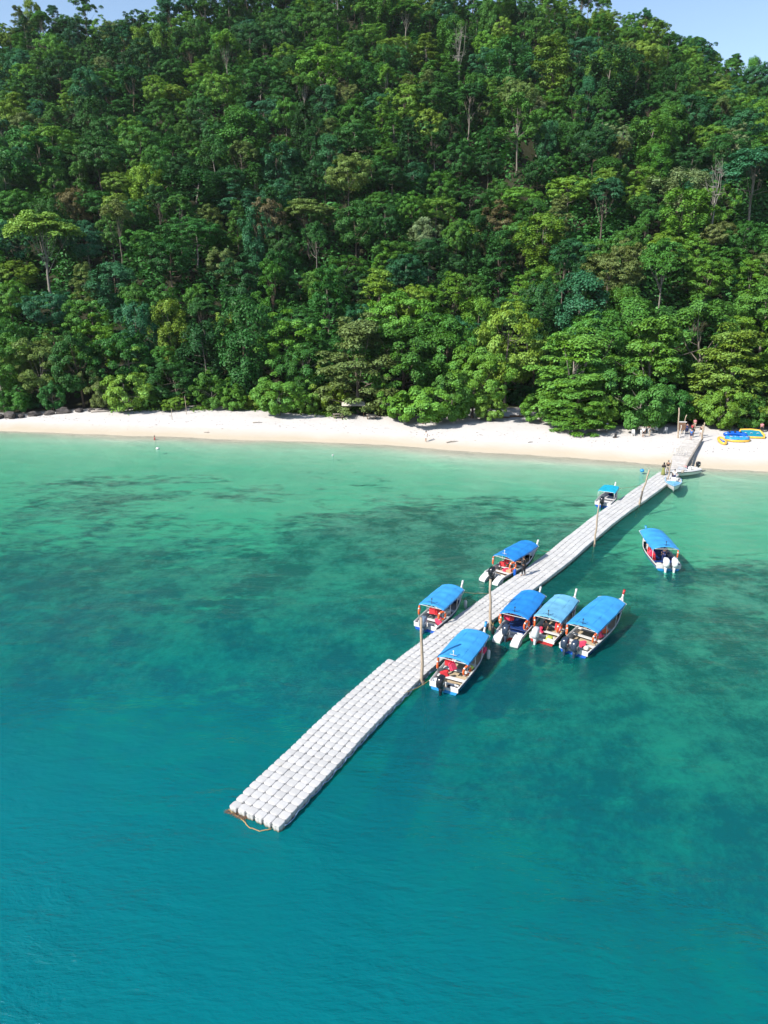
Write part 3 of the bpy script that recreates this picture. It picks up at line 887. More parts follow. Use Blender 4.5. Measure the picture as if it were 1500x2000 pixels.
def float_cube_mesh():
    """rounded pontoon cube with ribbed sides and a slightly crowned top"""
    N = 24; secs = []
    for z, k in ((-.20, .90), (-.17, .97), (.08, 1.0), (.160, 1.0), (.183, .975), (.196, .91), (.206, .45)):
        ring = []
        for i in range(N):
            a = 2 * math.pi * (i + .5) / N
            c, s = math.cos(a), math.sin(a)
            q = (abs(c) ** 5 + abs(s) ** 5) ** (-1 / 5)
            rib = 1.0 if (i % 3) else 0.90
            if z > .15: rib = 1 - (1 - rib) * .25
            ring.append((.2485 * q * c * k * rib, .2485 * q * s * k * rib, z))
        secs.append(ring)
    mb = MB(); mb.loft(secs)
    return mb
fc_mb = float_cube_mesh()
fc_me = fc_mb.mesh('float_cube', M['float'], False)
jetty = empty('floating_jetty', (-6.1, 26.9, 0))
tag(jetty, 'long floating jetty of pale grey plastic cubes running out from the beach', 'jetty')
cells = []
rows = int((JD[-1]) / .5)
for r_ in range(rows):
    s0 = (r_ + .5) * .5
    p_, t_, n_ = jet(s0)
    wide = 6 if s0 < 15.6 else 5
    off = 0.0
    for c_ in range(wide):
        q = p_ + n_ * (.25 + c_ * .5)
        cells.append((q[0], q[1], 0.17 + .02 * math.sin(s0 * .9) + random.uniform(-.014, .014) - (0.07 * max(0, 1 - r_ / 3) * max(0, (c_ - 3) / 2)), math.atan2(t_[1], t_[0]) + random.uniform(-.012, .012)))
cells_near, cells_far = cells[:300], cells[300:]
for x, y, z, a in cells_near:
    o = link_mesh('float_cube', fc_me, jetty, (x - jetty.location.x, y - jetty.location.y, z))
    o.rotation_euler = (random.uniform(-.01, .01), random.uniform(-.01, .01), a + random.choice((0, math.pi / 2)))
fv = np.array(fc_mb.v)
mbf = MB()
for x, y, z, a in cells_far:
    c, s = math.cos(a), math.sin(a)
    mbf.add(np.stack([fv[:, 0] * c - fv[:, 1] * s + x - jetty.location.x, fv[:, 0] * s + fv[:, 1] * c + y - jetty.location.y, fv[:, 2] + z], 1).tolist(), fc_mb.f)
me = bpy.data.meshes.new('far_float_cubes'); me.from_pydata(mbf.v, [], mbf.f); me.update(); me.materials.append(M['float'])
tag(link_mesh('far_float_cubes', me, jetty), kind='stuff')
# connector pins in the corners between the near cubes (a joined part)
mb = MB()
for i in range(0, 60):
    s0 = .5 * i
    p_, t_, n_ = jet(max(.01, s0))
    for c_ in range(1, 6):
        q = p_ + n_ * (c_ * .5)
        mb.lathe([(.055, .30), (.06, .352), (.03, .36)], 7, (q[0] - jetty.location.x, q[1] - jetty.location.y, 0))
tag(mb.build('connector_pins', M['grey'], jetty), kind='stuff')

# ropes and weed at the jetty
def sag_rope(pts_, r, mat, name, label, sag=.12, lie=None):
    path = []
    for i in range(len(pts_) - 1):
        a, b = Vector(pts_[i]), Vector(pts_[i + 1])
        for k in range(6):
            f = k / 6
            q = a.lerp(b, f); q.z -= sag * 4 * f * (1 - f)
            path.append(q + Vector((random.uniform(-.02, .02), random.uniform(-.02, .02), 0)))
    path.append(Vector(pts_[-1]))
    mb = MB(); o0 = path[0].copy()
    mb.tube([p - o0 for p in path], r, 6)
    o = mb.build(name, mat, None, True, tuple(o0))
    return tag(o, label, 'rope')
def jp(s0, off, z):
    p_, t_, n_ = jet(s0)
    return (p_[0] + n_[0] * off, p_[1] + n_[1] * off, z)
sag_rope([jp(s0, -.06, .24) for s0 in np.arange(.3, 17, 1.1)], .022, M['blue_rope'], 'rope', 'pale blue rope slung along the shaded side of the near jetty', .14)
p_, t_, n_ = jet(0.05)
def fe(off, ahead, z): return (p_[0] + n_[0] * off - t_[0] * ahead, p_[1] + n_[1] * off - t_[1] * ahead, z)
sag_rope([fe(3.05, .0, .06), fe(2.6, .1, .03), fe(2.0, .22, .01), fe(1.5, .45, .02), fe(.9, .4, .02), fe(.45, .08, .08)], .026, M['rope'], 'rope', 'frayed brown rope floating along the seaward end of the jetty', .0)
mb = MB()
for i in range(120):
    o_ = random.uniform(1.9, 3.1); ah = random.uniform(-.02, .22)
    q = fe(o_, ah, random.uniform(-.02, .07))
    d = Vector((random.uniform(-.16, .16), random.uniform(-.1, .1), random.uniform(-.05, .05)))
    mb.tube([Vector(q) - d - Vector(fe(2.5, 0, 0)), Vector(q) - Vector(fe(2.5, 0, 0)) + Vector((0, 0, .02)), Vector(q) + d - Vector(fe(2.5, 0, 0))], .008, 4)
tag(mb.build('seaweed', M['brown'], None, False, fe(2.5, 0, 0)), 'brown seaweed caught at the outer corner of the jetty end', 'seaweed')

# ------------------------------------------------------------------ mooring poles
def pole(x, y, top, lean, r, label, mat='pole', zb=None, group='wooden mooring poles', name='mooring_pole', wet=True):
    g = np.random.default_rng(int(abs(x * 100 + y)))
    zb = gz(x, y) - .5 if zb is None else zb
    n_ = 9; path = []; rad = []
    for i in range(n_):
        f = i / (n_ - 1); z = zb + (top - zb) * f
        k = (z) / max(top, .1)
        path.append((lean[0] * k + g.normal() * .035, lean[1] * k + g.normal() * .035, z)); rad.append(r * (1.1 - .3 * f) * g.uniform(.9, 1.1))
    t = empty(name, (x, y, 0))
    mb = MB(); mb.tube(path, rad, 8); mb.build('shaft', M[mat], t, True)
    if wet:
        mb = MB(); mb.tube([(lean[0] * z / top, lean[1] * z / top, z) for z in (-.8, -.2, .25)], [r * 1.22, r * 1.2, r * 1.12], 8); mb.build('wet_base', M['pole_dark'], t, True)
    return tag(t, label, 'pole', group)
pole(2.45, 39.0, 4.6, (-.25, 0), .105, 'bent pole in front of the grey outboard, nearest the jetty end')
pole(7.65, 46.25, 3.95, (-.1, .05), .10, 'straight pole between the two nearest right-side boats')
pole(19.95, 63.2, 4.4, (.1, 0), .085, 'thin upright pole halfway along the jetty right side')
pole(28.35, 75.6, 4.3, (.75, 0), .10, 'leaning pole with a dark lower half on the far jetty')
pole(35.6, 86.0, 2.9, (.1, 0), .09, 'short pole beside the small blue-decked dinghy')
pole(44.6, 105.8, 6.0, (-.5, 0), .11, 'tall bleached pole standing on the sand by the gangway', zb=.3, wet=False)
pole(41.9, 95.9, 2.2, (0, 0), .05, 'thin white post beside the slatted gate on the gangway', zb=.1, wet=False, mat='plank')
mb = MB(); mb.tube([(.02, 0, -.6), (.22, 0, 1.1), (.30, 0, 1.9)], [.115, .11, .105], 8)
for o in bpy.data.objects:
    if o.get('label', '').startswith('leaning pole'): mb.build('dark_sleeve', M['pole_dark'], o, True)

# ------------------------------------------------------------------ boats
def hull_fn(L, B, sheer0=.52, bow=.95, full=.5):
    def b(t): return B / 2 * (0.93 + .07 * math.sin(math.pi * min(1, t * 1.4))) * (1 - (max(0, t - full) / (1 - full)) ** 2.1) + .03
    def sh(t): return sheer0 + (bow - sheer0) * max(0, (t - .4) / .6) ** 2.0
    def xx(t, z): return t * L + .42 * t ** 5 * max(0, z + .2)
    return b, sh, xx
def rounded_rect(w, d, n=16, p=4.0, cx=0, cy=0, z=0):
    r = []
    for i in range(n):
        a = 2 * math.pi * i / n
        c, s = math.cos(a), math.sin(a)
        q = (abs(c) ** p + abs(s) ** p) ** (-1 / p)
        r.append((cx + w / 2 * q * c, cy + d / 2 * q * s, z))
    return r
def outboard(parent, x, y, z, mat, k=1.0, tilt=0.0, decal='white'):
    """outboard motor on the transom: cowling (> decal), leg, bracket, propeller"""
    t = empty('outboard_motor', (x, y, z)); t.parent = parent; t.rotation_euler = (0, tilt, 0); t.scale = (k, k, k)
    mb = MB()
    mb.loft([rounded_rect(.36, .30, cx=-.28, z=.18), rounded_rect(.50, .37, cx=-.30, z=.26), rounded_rect(.58, .40, cx=-.30, z=.42), rounded_rect(.60, .40, cx=-.28, z=.62), rounded_rect(.54, .36, cx=-.26, z=.76), rounded_rect(.36, .25, cx=-.24, z=.83)])
    cw = mb.build('cowling', M[mat], t, True)
    for s in (-1, 1):
        mb = MB(); mb.box((-.3, s * .199, .5), (.30, .012, .075)); mb.build('decal', M[decal], cw)
    mb = MB()
    mb.loft([rounded_rect(.30, .24, cx=-.26, z=.19), rounded_rect(.22, .17, cx=-.27, z=-.05), rounded_rect(.17, .10, cx=-.30, z=-.38), rounded_rect(.17, .08, cx=-.32, z=-.62)])
    mb.box((-.34, 0, -.36), (.42, .22, .025), ch=.01)
    mb.loft([[(-.12, 0 + .02 * math.cos(a), -.62 + .02 * math.sin(a)) for a in np.linspace(0, 5.6, 8)], [(-.3, .075 * math.cos(a), -.62 + .075 * math.sin(a)) for a in np.linspace(0, 5.6, 8)], [(-.55, .05 * math.cos(a), -.62 + .05 * math.sin(a)) for a in np.linspace(0, 5.6, 8)]])
    mb.build('leg', M[mat], t, True)
    mb = MB(); mb.box((-.07, 0, .05), (.16, .26, .36), ch=.02); mb.build('bracket', M['steel'], t)
    mb = MB()
    for a in (0, 2.09, 4.19):
        mb.box((-.57, .09 * math.cos(a), -.62 + .09 * math.sin(a)), (.03, .13, .07), Matrix.Rotation(a, 3, 'X'))
    mb.build('propeller', M['steel'], t)
    return t

def tour_boat(name, loc, rz, label, L=7.4, B=2.05, low='blue', can='canopy', cx=(1.3, 5.6), ch_=1.56, floor='tan', motors=((0, 'black_cowl'),), stem='white', stem_h=.55, sponson=False, rise=.2, stripe=None, seam=True, mast=True, k=1.0, cw=None, open_bow=.76):
    t = empty(name, (*loc, 0.0), rz)
    t.scale = (k, k, k)
    tag(t, label, 'boat')
    b, sh, xx = hull_fn(L, B)
    T = [0, .06, .14, .24, .34, .44, .54, .62, .70, .78, .85, .91, .96, 1.0]
    low_t, top_t = [], []
    for tt in T:
        bb_, s_ = b(tt), sh(tt)
        kz = -.28 + .30 * max(0, (tt - .7) / .3) ** 2
        zc_ = .02 + .30 * max(0, (tt - .5) / .5) ** 2
        zs = .22 + .42 * max(0, (tt - .45) / .55) ** 2
        prof = [(bb_ * .0, kz), (bb_ * .55, kz * .55 + zc_ * .2), (bb_ * .84, zc_), (bb_ * .92, zs)]
        low_t.append([(xx(tt, z), y, z) for y, z in prof[::-1]] + [(xx(tt, z), -y, z) for y, z in prof[1:]])
        w = min(.055, bb_ * .6)
        prof2 = [(bb_ * .925, zs), (bb_ * 1.0, s_), (max(.004, bb_ - w), s_), (max(.003, bb_ * .9 - w), .12 + .3 * max(0, (tt - .6) / .4))]
        top_t.append([[(xx(tt, z), sg * y, z) for y, z in prof2] for sg in (1, -1)])
    mb = MB()
    mb.loft([s for s in low_t], closed=False)
    n7 = len(low_t[0])
    mb.f.append(tuple(range(n7 - 1, -1, -1)))
    mb.build('hull_bottom', M[low], t, False)
    mb = MB()
    for q in (0, 1): mb.loft([s[q] for s in top_t], closed=False)
    mb.build('topside', M['white'], t, False)
    for sg in (1, -1):
        mb = MB(); mb.tube([(xx(tt, sh(tt)), sg * b(tt), sh(tt) + .012) for tt in T], .032, 6); mb.build('gunwale', M['white'] if not stripe else M[stripe], t, True)
        mb = MB(); mb.tube([(xx(tt, sh(tt) - .16), sg * (b(tt) * .975 + .012), sh(tt) - .17) for tt in T], .026, 6); mb.build('rubbing_strake', M['dark'] if low != 'red' else M['white'], t, True)
    mb = MB()
    F_ = [tt for tt in T if tt <= .86]
    mb.loft([[(xx(tt, .15), b(tt) * .86, .15), (xx(tt, .15), -b(tt) * .86, .15)] for tt in F_], closed=False)
    mb.build('floor', M[floor], t)
    # transom with a motor well, stern corners
    mb = MB()
    wB = b(0)
    for sg in (1, -1): mb.box((.03, sg * wB * .70, .36), (.07, wB * .58, .34), ch=.015)
    mb.box((.035, 0, .27), (.065, wB * .82, .22), ch=.012)
    mb.build('transom', M['white'], t)
    mb = MB(); mb.box((.42, 0, .34), (.08, wB * 1.7, .3), ch=.02); mb.build('well_bulkhead', M['white'], t)
    if sponson:
        for sg in (1, -1):
            mb = MB()
            y0, y1 = sg * wB * .38, sg * wB * .98
            mb.loft([[(0, y0, -.15), (0, y1, -.1), (0, y1, .52), (0, y0, .46)], [(-.55, y0, -.12), (-.55, y1, -.05), (-.55, y1, .36), (-.55, y0, .30)], [(-.85, y0, -.05), (-.85, y1, .02), (-.85, y1, .18), (-.85, y0, .14)]])
            mb.build('stern_sponson', M['white'], t)
            mb = MB(); mb.box((-.40, (y0 + y1) / 2, -.07), (.84, abs(y1 - y0) * 1.03, .13)); mb.build('sponson_boot', M['red' if low == 'red' else 'dark'], t)
    # bow deck and stem post
    D_ = [tt for tt in T if tt >= open_bow]
    mb = MB(); mb.loft([[(xx(tt, sh(tt)), b(tt) * .97, sh(tt) - .03), (xx(tt, sh(tt)), 0, sh(tt) + .05), (xx(tt, sh(tt)), -b(tt) * .97, sh(tt) - .03)] for tt in D_], closed=False); mb.build('bow_deck', M['white'], t)
    xb, zb = xx(1, sh(1)), sh(1)
    mb = MB()
    mb.loft([rounded_rect(.34, .13, 10, cx=xb - .14, z=zb - .5), rounded_rect(.26, .14, 10, cx=xb - .03, z=zb + .05), rounded_rect(.19, .13, 10, cx=xb + .10, z=zb + stem_h * .6), rounded_rect(.22, .15, 10, cx=xb + .2, z=zb + stem_h)])
    mb.build('stem_post', M['white'], t, True)
    if stem != 'white':
        mb = MB(); mb.loft([rounded_rect(.215, .15, 10, cx=xb + .075, z=zb + stem_h * .45), rounded_rect(.215, .15, 10, cx=xb + .13, z=zb + stem_h * .75), rounded_rect(.245, .17, 10, cx=xb + .21, z=zb + stem_h * 1.06)]); mb.build('stem_cap', M[stem], t, True)
    # thwarts
    for xt in (1.15, 2.2, 3.25, 4.3):
        if xt < L * .62:
            mb = MB(); mb.box((xt, 0, .40), (.30, 2 * b(xt / L) * .93, .045), ch=.01); mb.build('bench', M['white' if floor != 'navy' else 'navy'], t)
    # canopy
    if can:
        g = np.random.default_rng(int(abs(loc[0] * 37 + loc[1] * 11)))
        x0, x1 = cx; hw = (B * .5 + .04) if cw is None else cw / 2
        nx, ny = 30, 14
        secs = []; und = []
        for i in range(nx + 1):
            f = i / nx; x = x0 + (x1 - x0) * f
            wv = hw * (1 - .10 * max(0, f - .6) / .4)
            sec = []; sec2 = []
            for j in range(ny + 1):
                q = -1 + 2 * j / ny
                z = ch_ + .10 * f + rise * (1 - abs(q) ** 2.2) - .03 * math.sin(f * math.pi * 4) ** 2 * (1 - .4 * abs(q))
                z += .012 * float(vnoise(x * 2.3 + loc[0], q * 4)) * 2
                if f < .03 or f > .97: z -= .05
                sec.append((x, q * wv, z)); sec2.append((x, q * wv * .995, z - .025))
            # valance flap hanging down on both sides
            dz = .13 + .03 * math.sin(i * 1.3)
            sec = [(x, -wv * 1.012, sec[0][2] - dz)] + sec + [(x, wv * 1.012, sec[-1][2] - dz)]
            sec2 = [(x, -wv * 1.0, sec2[0][2] - dz + .03)] + sec2 + [(x, wv * 1.0, sec2[-1][2] - dz + .03)]
            secs.append(sec + sec2[::-1])
        mb = MB(); mb.loft(secs, closed=True)
        c_ob = mb.build('canopy', M[can], t, False)
        zt = lambda x, q: ch_ + .10 * (x - x0) / (x1 - x0) + rise * (1 - abs(q) ** 2.2)
        for q in (-.45, .45):
            mb = MB(); mb.tube([(x0 + (x1 - x0) * f, q * hw * (1 - .1 * max(0, f - .6) / .4), zt(x0 + (x1 - x0) * f, q) - .03 * math.sin(f * math.pi * 4) ** 2 * (1 - .4 * abs(q)) + .004) for f in np.linspace(.02, .98, 26)], .009, 5)
            mb.build('seam', M[can], c_ob, True)
        ar = np.linspace(x0 + .03, x1 - .05, 4)
        for x in ar:
            mb = MB(); mb.tube([(x, q * hw * .97, zt(x, q) - .075) for q in np.linspace(-1, 1, 11)], .022, 6); mb.build('canopy_bow', M['white'], t, True)
            for sg in (1, -1):
                tt = min(.95, x / L)
                mb = MB(); mb.tube([(x, sg * (b(tt) - .03), sh(tt)), (x, sg * hw * .96, zt(x, 1) - .06)], .024, 6); mb.build('canopy_post', M['white'], t, True)
        mb = MB(); mb.box((x0 - .01, 0, zt(x0, .95) - .02), (.03, hw * 1.7, .03)); mb.build('stern_rail', M['white'], t)
        if mast:
            mb = MB(); xm = x0 + .12
            mb.tube([(xm, 0, zt(xm, 0) - .02), (xm, 0, zt(xm, 0) + .34)], .022, 6); mb.ball((xm, 0, zt(xm, 0) + .38), .055, 8, 6)
            mb.tube([(xm, -.22, zt(xm, 0) + .12), (xm, .22, zt(xm, 0) + .12)], .014, 5)
            mb.build('light_mast', M['white' if int(loc[0]) % 2 else 'dark'], t, True)
    for yo, mt in motors:
        outboard(t, -.02, yo, .33, mt, 1.15)
    # fuel tank and mooring bitt
    mb = MB(); mb.box((.75, wB * .55, .28), (.34, .42, .26), ch=.05); mb.build('fuel_tank', M['cream'], t)
    return t

BO = {}
def wpos(bt, p):
    """world position of a boat-local point"""
    s = bt.scale[0]; a = bt.rotation_euler.z
    return (bt.location.x + s * (p[0] * math.cos(a) - p[1] * math.sin(a)), bt.location.y + s * (p[0] * math.sin(a) + p[1] * math.cos(a)), s * p[2])
BO['b1'] = tour_boat('tour_boat', (3.65, 38.05), R(62), 'canopied boat with one black outboard, moored nearest the jetty end', L=6.6, B=2.0, low='sky_blue', can='canopy_bright', cx=(1.3, 5.4), floor='tan', motors=((0.05, 'black_cowl'),), stem='sky_blue', rise=.2)
BO['b2'] = tour_boat('tour_boat', (2.95, 46.05), R(60), 'canopied boat with grey outboard, moored on the left of the jetty nearer its end', L=5.9, B=1.9, low='blue', can='canopy_bright', cx=(.9, 4.8), floor='grey', motors=((0.0, 'grey_cowl'),), rise=.2)
BO['b3'] = tour_boat('tour_boat', (9.25, 55.25), R(50), 'canopied boat with open sponson stern, left of the jetty where a man stands', L=6.9, B=1.95, low='dark', can='canopy', cx=(1.45, 5.9), floor='tan', motors=((0.0, 'black_cowl'),), sponson=True, rise=.26)
BO['b4'] = tour_boat('tour_boat', (8.8, 44.75), R(60), 'canopied boat with navy floor and red boot stripe, beside the straight pole', L=6.0, B=2.0, low='red', can='canopy', cx=(.7, 5.0), floor='navy', motors=((0.15, 'navy_cowl'),), sponson=True, rise=.24)
BO['b5'] = tour_boat('tour_boat', (10.95, 44.2), R(57), 'boat with faded pale blue canopy and silver outboard between two darker canopies', L=6.4, B=1.9, low='red', can='canopy_pale', cx=(.85, 4.9), floor='tan', motors=((0.35, 'silver_cowl'),), rise=.2)
BO['b6'] = tour_boat('tour_boat', (12.75, 42.65), R(52), 'large blue-hulled boat with twin dark outboards and a red stem post', L=8.5, B=2.15, low='blue', can='canopy_bright', cx=(1.15, 6.7), floor='tan', motors=((0.48, 'navy_cowl'), (-.22, 'navy_cowl')), stem='red', rise=.22)
BO['b7'] = tour_boat('tour_boat', (24.75, 57.3), R(86), 'canopied boat with twin white outboards under way on open water', L=6.9, B=2.2, low='sky_blue', can='canopy_bright', cx=(1.2, 5.9), floor='navy', motors=((0.36, 'white_cowl'), (-.36, 'white_cowl')), stem='sky_blue', rise=.26)
BO['b8'] = tour_boat('tour_boat', (24.35, 75.6), R(60), 'small boat with short turquoise canopy, farthest along the left side of the jetty', L=5.2, B=1.8, low='blue', can='canopy_teal', cx=(1.4, 3.9), floor='white', motors=((0.0, 'black_cowl'),), rise=.06, mast=False, ch_=1.45)

# open dinghy with blue foredeck, bow towards the open sea
def dinghy(loc, rz, label):
    t = empty('dinghy', (*loc, 0), rz); tag(t, label, 'boat')
    b, sh, xx = hull_fn(4.9, 1.85, .55, .85, .3)
    T = [0, .1, .25, .4, .55, .68, .8, .9, .96, 1.0]
    mb = MB()
    for sg in (1, -1):
        mb.loft([[(xx(tt, -.2), 0, -.2 + .3 * max(0, tt - .6)), (xx(tt, 0), sg * b(tt) * .8, .0 + .25 * tt ** 3), (xx(tt, .3), sg * b(tt) * .93, .26 + .2 * tt ** 2), (xx(tt, sh(tt)), sg * b(tt), sh(tt)), (xx(tt, sh(tt)), sg * max(.004, b(tt) - .08), sh(tt)), (xx(tt, .2), sg * max(.003, b(tt) * .85 - .08), .22)] for tt in T], closed=False)
    mb.build('hull', M['white'], t)
    for sg in (1, -1):
        mb = MB(); mb.tube([(xx(tt, sh(tt)), sg * (b(tt) + .01), sh(tt) - .03) for tt in T], .045, 6); mb.build('gunwale', M['canopy_pale'], t, True)
    mb = MB(); mb.loft([[(xx(tt, sh(tt)), b(tt) * .9, sh(tt) - .05), (xx(tt, sh(tt)), 0, sh(tt) + .03), (xx(tt, sh(tt)), -b(tt) * .9, sh(tt) - .05)] for tt in T if tt >= .4], closed=False); mb.build('foredeck', M['canopy_pale'], t)
    mb = MB(); mb.loft([[(xx(tt, .2), b(tt) * .88, .2), (xx(tt, .2), -b(tt) * .88, .2)] for tt in T if tt <= .55], closed=False); mb.build('floor', M['grey'], t)
    mb = MB(); mb.box((.03, 0, .3), (.06, 1.6, .5), ch=.015); mb.build('transom', M['white'], t)
    mb = MB(); mb.box((1.2, 0, .42), (.3, 1.6, .05), ch=.01); mb.build('bench', M['white'], t)
    mb = MB(); mb.box((1.75, 0, .62), (.4, .6, .75), ch=.06); mb.build('console', M['white'], t)
    outboard(t, -.02, 0, .36, 'navy_cowl', .9)
    return t
BO['b9'] = dinghy((36.35, 86.3), R(-110), 'small open dinghy with pale blue foredeck and rim, bow to sea')
def speedboat(loc, rz, label):
    t = empty('speedboat', (*loc, 0), rz); tag(t, label, 'boat')
    b, sh, xx = hull_fn(5.2, 2.0, .62, .80, .25)
    T = [0, .1, .25, .4, .55, .68, .8, .9, .96, 1.0]
    mb = MB()
    for sg in (1, -1):
        mb.loft([[(xx(tt, -.2), 0, -.25 + .3 * max(0, tt - .6)), (xx(tt, 0), sg * b(tt) * .75, .0 + .3 * tt ** 3), (xx(tt, .4), sg * b(tt) * .98, .42 + .2 * tt ** 2)] for tt in T], closed=False)
    mb.build('hull', M['white'], t)
    for sg in (1, -1):
        mb = MB(); mb.tube([(xx(tt, .4), sg * b(tt) * .995, .45 + .2 * tt ** 2) for tt in T], .05, 6); mb.build('rubbing_strake', M['dark'], t, True)
    mb = MB()
    for sg in (1, -1):
        mb.loft([[(xx(tt, .45), sg * b(tt) * .985, .46 + .2 * tt ** 2), (xx(tt, sh(tt)), sg * b(tt) * .9, sh(tt)), (xx(tt, sh(tt)), sg * b(tt) * (.0 if tt > .5 else .62), sh(tt) + (.05 if tt > .5 else 0)), (xx(tt, .3), sg * b(tt) * (0 if tt > .5 else .6), .3 if tt < .5 else sh(tt) + .04)] for tt in T], closed=False)
    mb.build('deck', M['white'], t)
    mb = MB(); mb.box((1.2, 0, .28), (2.3, 1.15, .04)); mb.build('cockpit_floor', M['grey'], t)
    mb = MB(); mb.loft([[(2.75, .75, .7), (3.15, .35, .74), (3.22, 0, .75), (3.15, -.35, .74), (2.75, -.75, .7)], [(2.6, .62, 1.0), (2.92, .3, 1.05), (2.98, 0, 1.06), (2.92, -.3, 1.05), (2.6, -.62, 1.0)]], closed=False); mb.build('windscreen', M['c_grey'], t)
    for y in (-.35, .35):
        mb = MB(); mb.box((1.9, y, .5), (.45, .45, .35), ch=.06); mb.box((1.68, y, .75), (.12, .45, .4), ch=.04); mb.build('seat', M['c_pink'] if y < 0 else M['white'], t)
    mb = MB(); mb.box((.04, 0, .4), (.08, 1.75, .5), ch=.02); mb.build('transom', M['white'], t)
    outboard(t, -.02, 0, .5, 'black_cowl', 1.05)
    return t
BO['b10'] = speedboat((41.2, 91.0), R(208), 'white open speedboat with black outboard moored where the gangway meets the jetty')

# ------------------------------------------------------------------ things in and on the boats
def ring_proto():
    t = empty('life_ring', (0, 0, 0))
    mb = MB(); N, K = 20, 8
    secs = []
    for i in range(N):
        a = 2 * math.pi * i / N
        secs.append([((.27 + .075 * math.cos(q)) * math.cos(a), .055 * math.sin(q), (.27 + .075 * math.cos(q)) * math.sin(a)) for q in np.linspace(0, 2 * math.pi, K, endpoint=False)])
    secs.append(secs[0])
    mb.loft(secs, cap=False); mb.build('ring', M['orange'], t, True)
    for k in range(4):
        mb = MB(); a0 = math.pi / 4 + k * math.pi / 2
        mb.loft([[((.27 + .079 * math.cos(q)) * math.cos(a), .059 * math.sin(q), (.27 + .079 * math.cos(q)) * math.sin(a)) for q in np.linspace(0, 2 * math.pi, K, endpoint=False)] for a in (a0 - .13, a0, a0 + .13)])
        mb.build('band', M['white'], t, True)
    return t
RING = ring_proto(); ring_used = [False]
def life_ring(bt, p, rz, label, tilt=0.0):
    o = RING if not ring_used[0] else copy_tree(RING)
    ring_used[0] = True
    o.location = wpos(bt, p); o.rotation_euler = (tilt, 0, bt.rotation_euler.z + rz)
    o.scale = (1.12, 1.12, 1.12)
    return tag(o, label, 'life ring', 'orange life rings on the boats')
def ring_pair(key, x, hw, z, who, only=None):
    for sg, nm in ((1, 'left'), (-1, 'right')):
        if only and nm != only: continue
        life_ring(BO[key], (x, sg * hw, z), R(random.uniform(8, 30)) * sg, f'orange life ring on the {nm} stern post of {who}')
ring_pair('b1', 1.30, .98, 1.10, 'the boat nearest the jetty end')
ring_pair('b2', .85, .92, 1.10, 'the boat with the grey outboard')
ring_pair('b3', 1.4, .96, 1.10, 'the boat beside the standing man')
ring_pair('b4', .66, .98, 1.10, 'the navy-floored boat by the straight pole')
ring_pair('b5', .80, .92, 1.10, 'the boat with the faded canopy')
ring_pair('b6', 1.10, 1.02, 1.10, 'the blue-hulled twin-outboard boat')
ring_pair('b7', 1.20, 1.06, 1.10, 'the boat under way', 'right')

def vest_mesh(mat):
    mb = MB()
    for y in (-.13, .13):
        mb.box((.06, y, .0), (.09, .21, .5), ch=.035)
    mb.box((-.08, 0, -.02), (.08, .44, .46), ch=.035)
    for y in (-.14, .14): mb.box((0, y, .26), (.2, .12, .06), ch=.02)
    me = mb.mesh('life_jacket', mat); return me
VEST = [vest_mesh(M['vest']), vest_mesh(M['pink_vest']), vest_mesh(M['orange'])]
def vest(bt, p, rot, m, label):
    o = link_mesh('life_jacket', VEST[m], None, wpos(bt, p))
    o.rotation_euler = (rot[0], rot[1], rot[2] + bt.rotation_euler.z)
    return tag(o, label, 'life jacket', 'life jackets in the boats')
where = {'b1': 'the boat nearest the jetty end', 'b2': 'the boat with grey outboard', 'b3': 'the boat beside the standing man', 'b4': 'the navy-floored boat', 'b5': 'the faded-canopy boat', 'b6': 'the twin-outboard moored boat', 'b7': 'the boat under way'}
vl = [('b1', (1.75, .45, 1.12), (0, .1, .3), 0, 'red life jacket hanging under the canopy stern of'), ('b1', (1.6, .1, .95), (0, .5, 1.2), 1, 'rose life jacket hanging amidships at the stern of'),
      ('b1', (1.15, .45, .52), (1.4, .2, .7), 0, 'red life jacket lying on the stern bench of'), ('b1', (4.8, -.7, .75), (.3, 1.2, .2), 1, 'rose life jacket lying near the bow of'),
      ('b2', (1.35, .1, 1.05), (0, .1, .2), 0, 'red life jacket hanging behind the motor of'), ('b2', (1.5, -.25, 1.0), (.1, .2, 1.4), 0, 'red life jacket beside the hanging one in'), ('b2', (1.0, -.6, .5), (1.3, .3, .5), 1, 'rose life jacket lying in the stern of'),
      ('b3', (2.6, .3, .9), (.5, .2, .6), 0, 'red life jacket propped on the bench of'), ('b3', (2.3, .55, .62), (1.3, .1, .1), 0, 'red life jacket lying along the left side of'), ('b3', (1.5, -.25, .42), (1.4, .1, 1.0), 1, 'rose bundle of life jacket on the floor of'), ('b3', (1.45, -.6, .45), (1.2, .5, .2), 2, 'orange life jacket at the right stern corner of'),
      ('b4', (1.3, .7, 1.08), (0, .1, .4), 1, 'rose life jacket hung at the left canopy corner of'), ('b4', (1.4, .45, 1.05), (.1, .1, 1.0), 0, 'red life jacket hung inside the left corner of'),
      ('b5', (1.1, -.75, 1.05), (0, .2, .2), 0, 'red life jacket hanging by the right post of'), ('b5', (.9, .55, .5), (1.3, .1, .1), 1, 'rose life jacket in the stern of'),
      ('b6', (2.5, -.75, .72), (1.1, .2, .3), 1, 'rose life jacket on the right side of'), ('b6', (3.1, -.7, .95), (.4, .2, .3), 2, 'orange life jacket stacked forward in'), ('b6', (.9, -.25, .48), (1.4, .2, .6), 1, 'rose life jacket by the motors of'),
      ('b7', (2.3, .9, .72), (.8, .2, .2), 1, 'rose life jacket on the left gunwale seat of'), ('b7', (2.8, .9, .75), (.6, .4, .9), 0, 'red life jacket on the left side seat of'), ('b7', (1.6, .8, .6), (1.2, .2, 1.2), 0, 'red life jacket by the left stern corner of')]
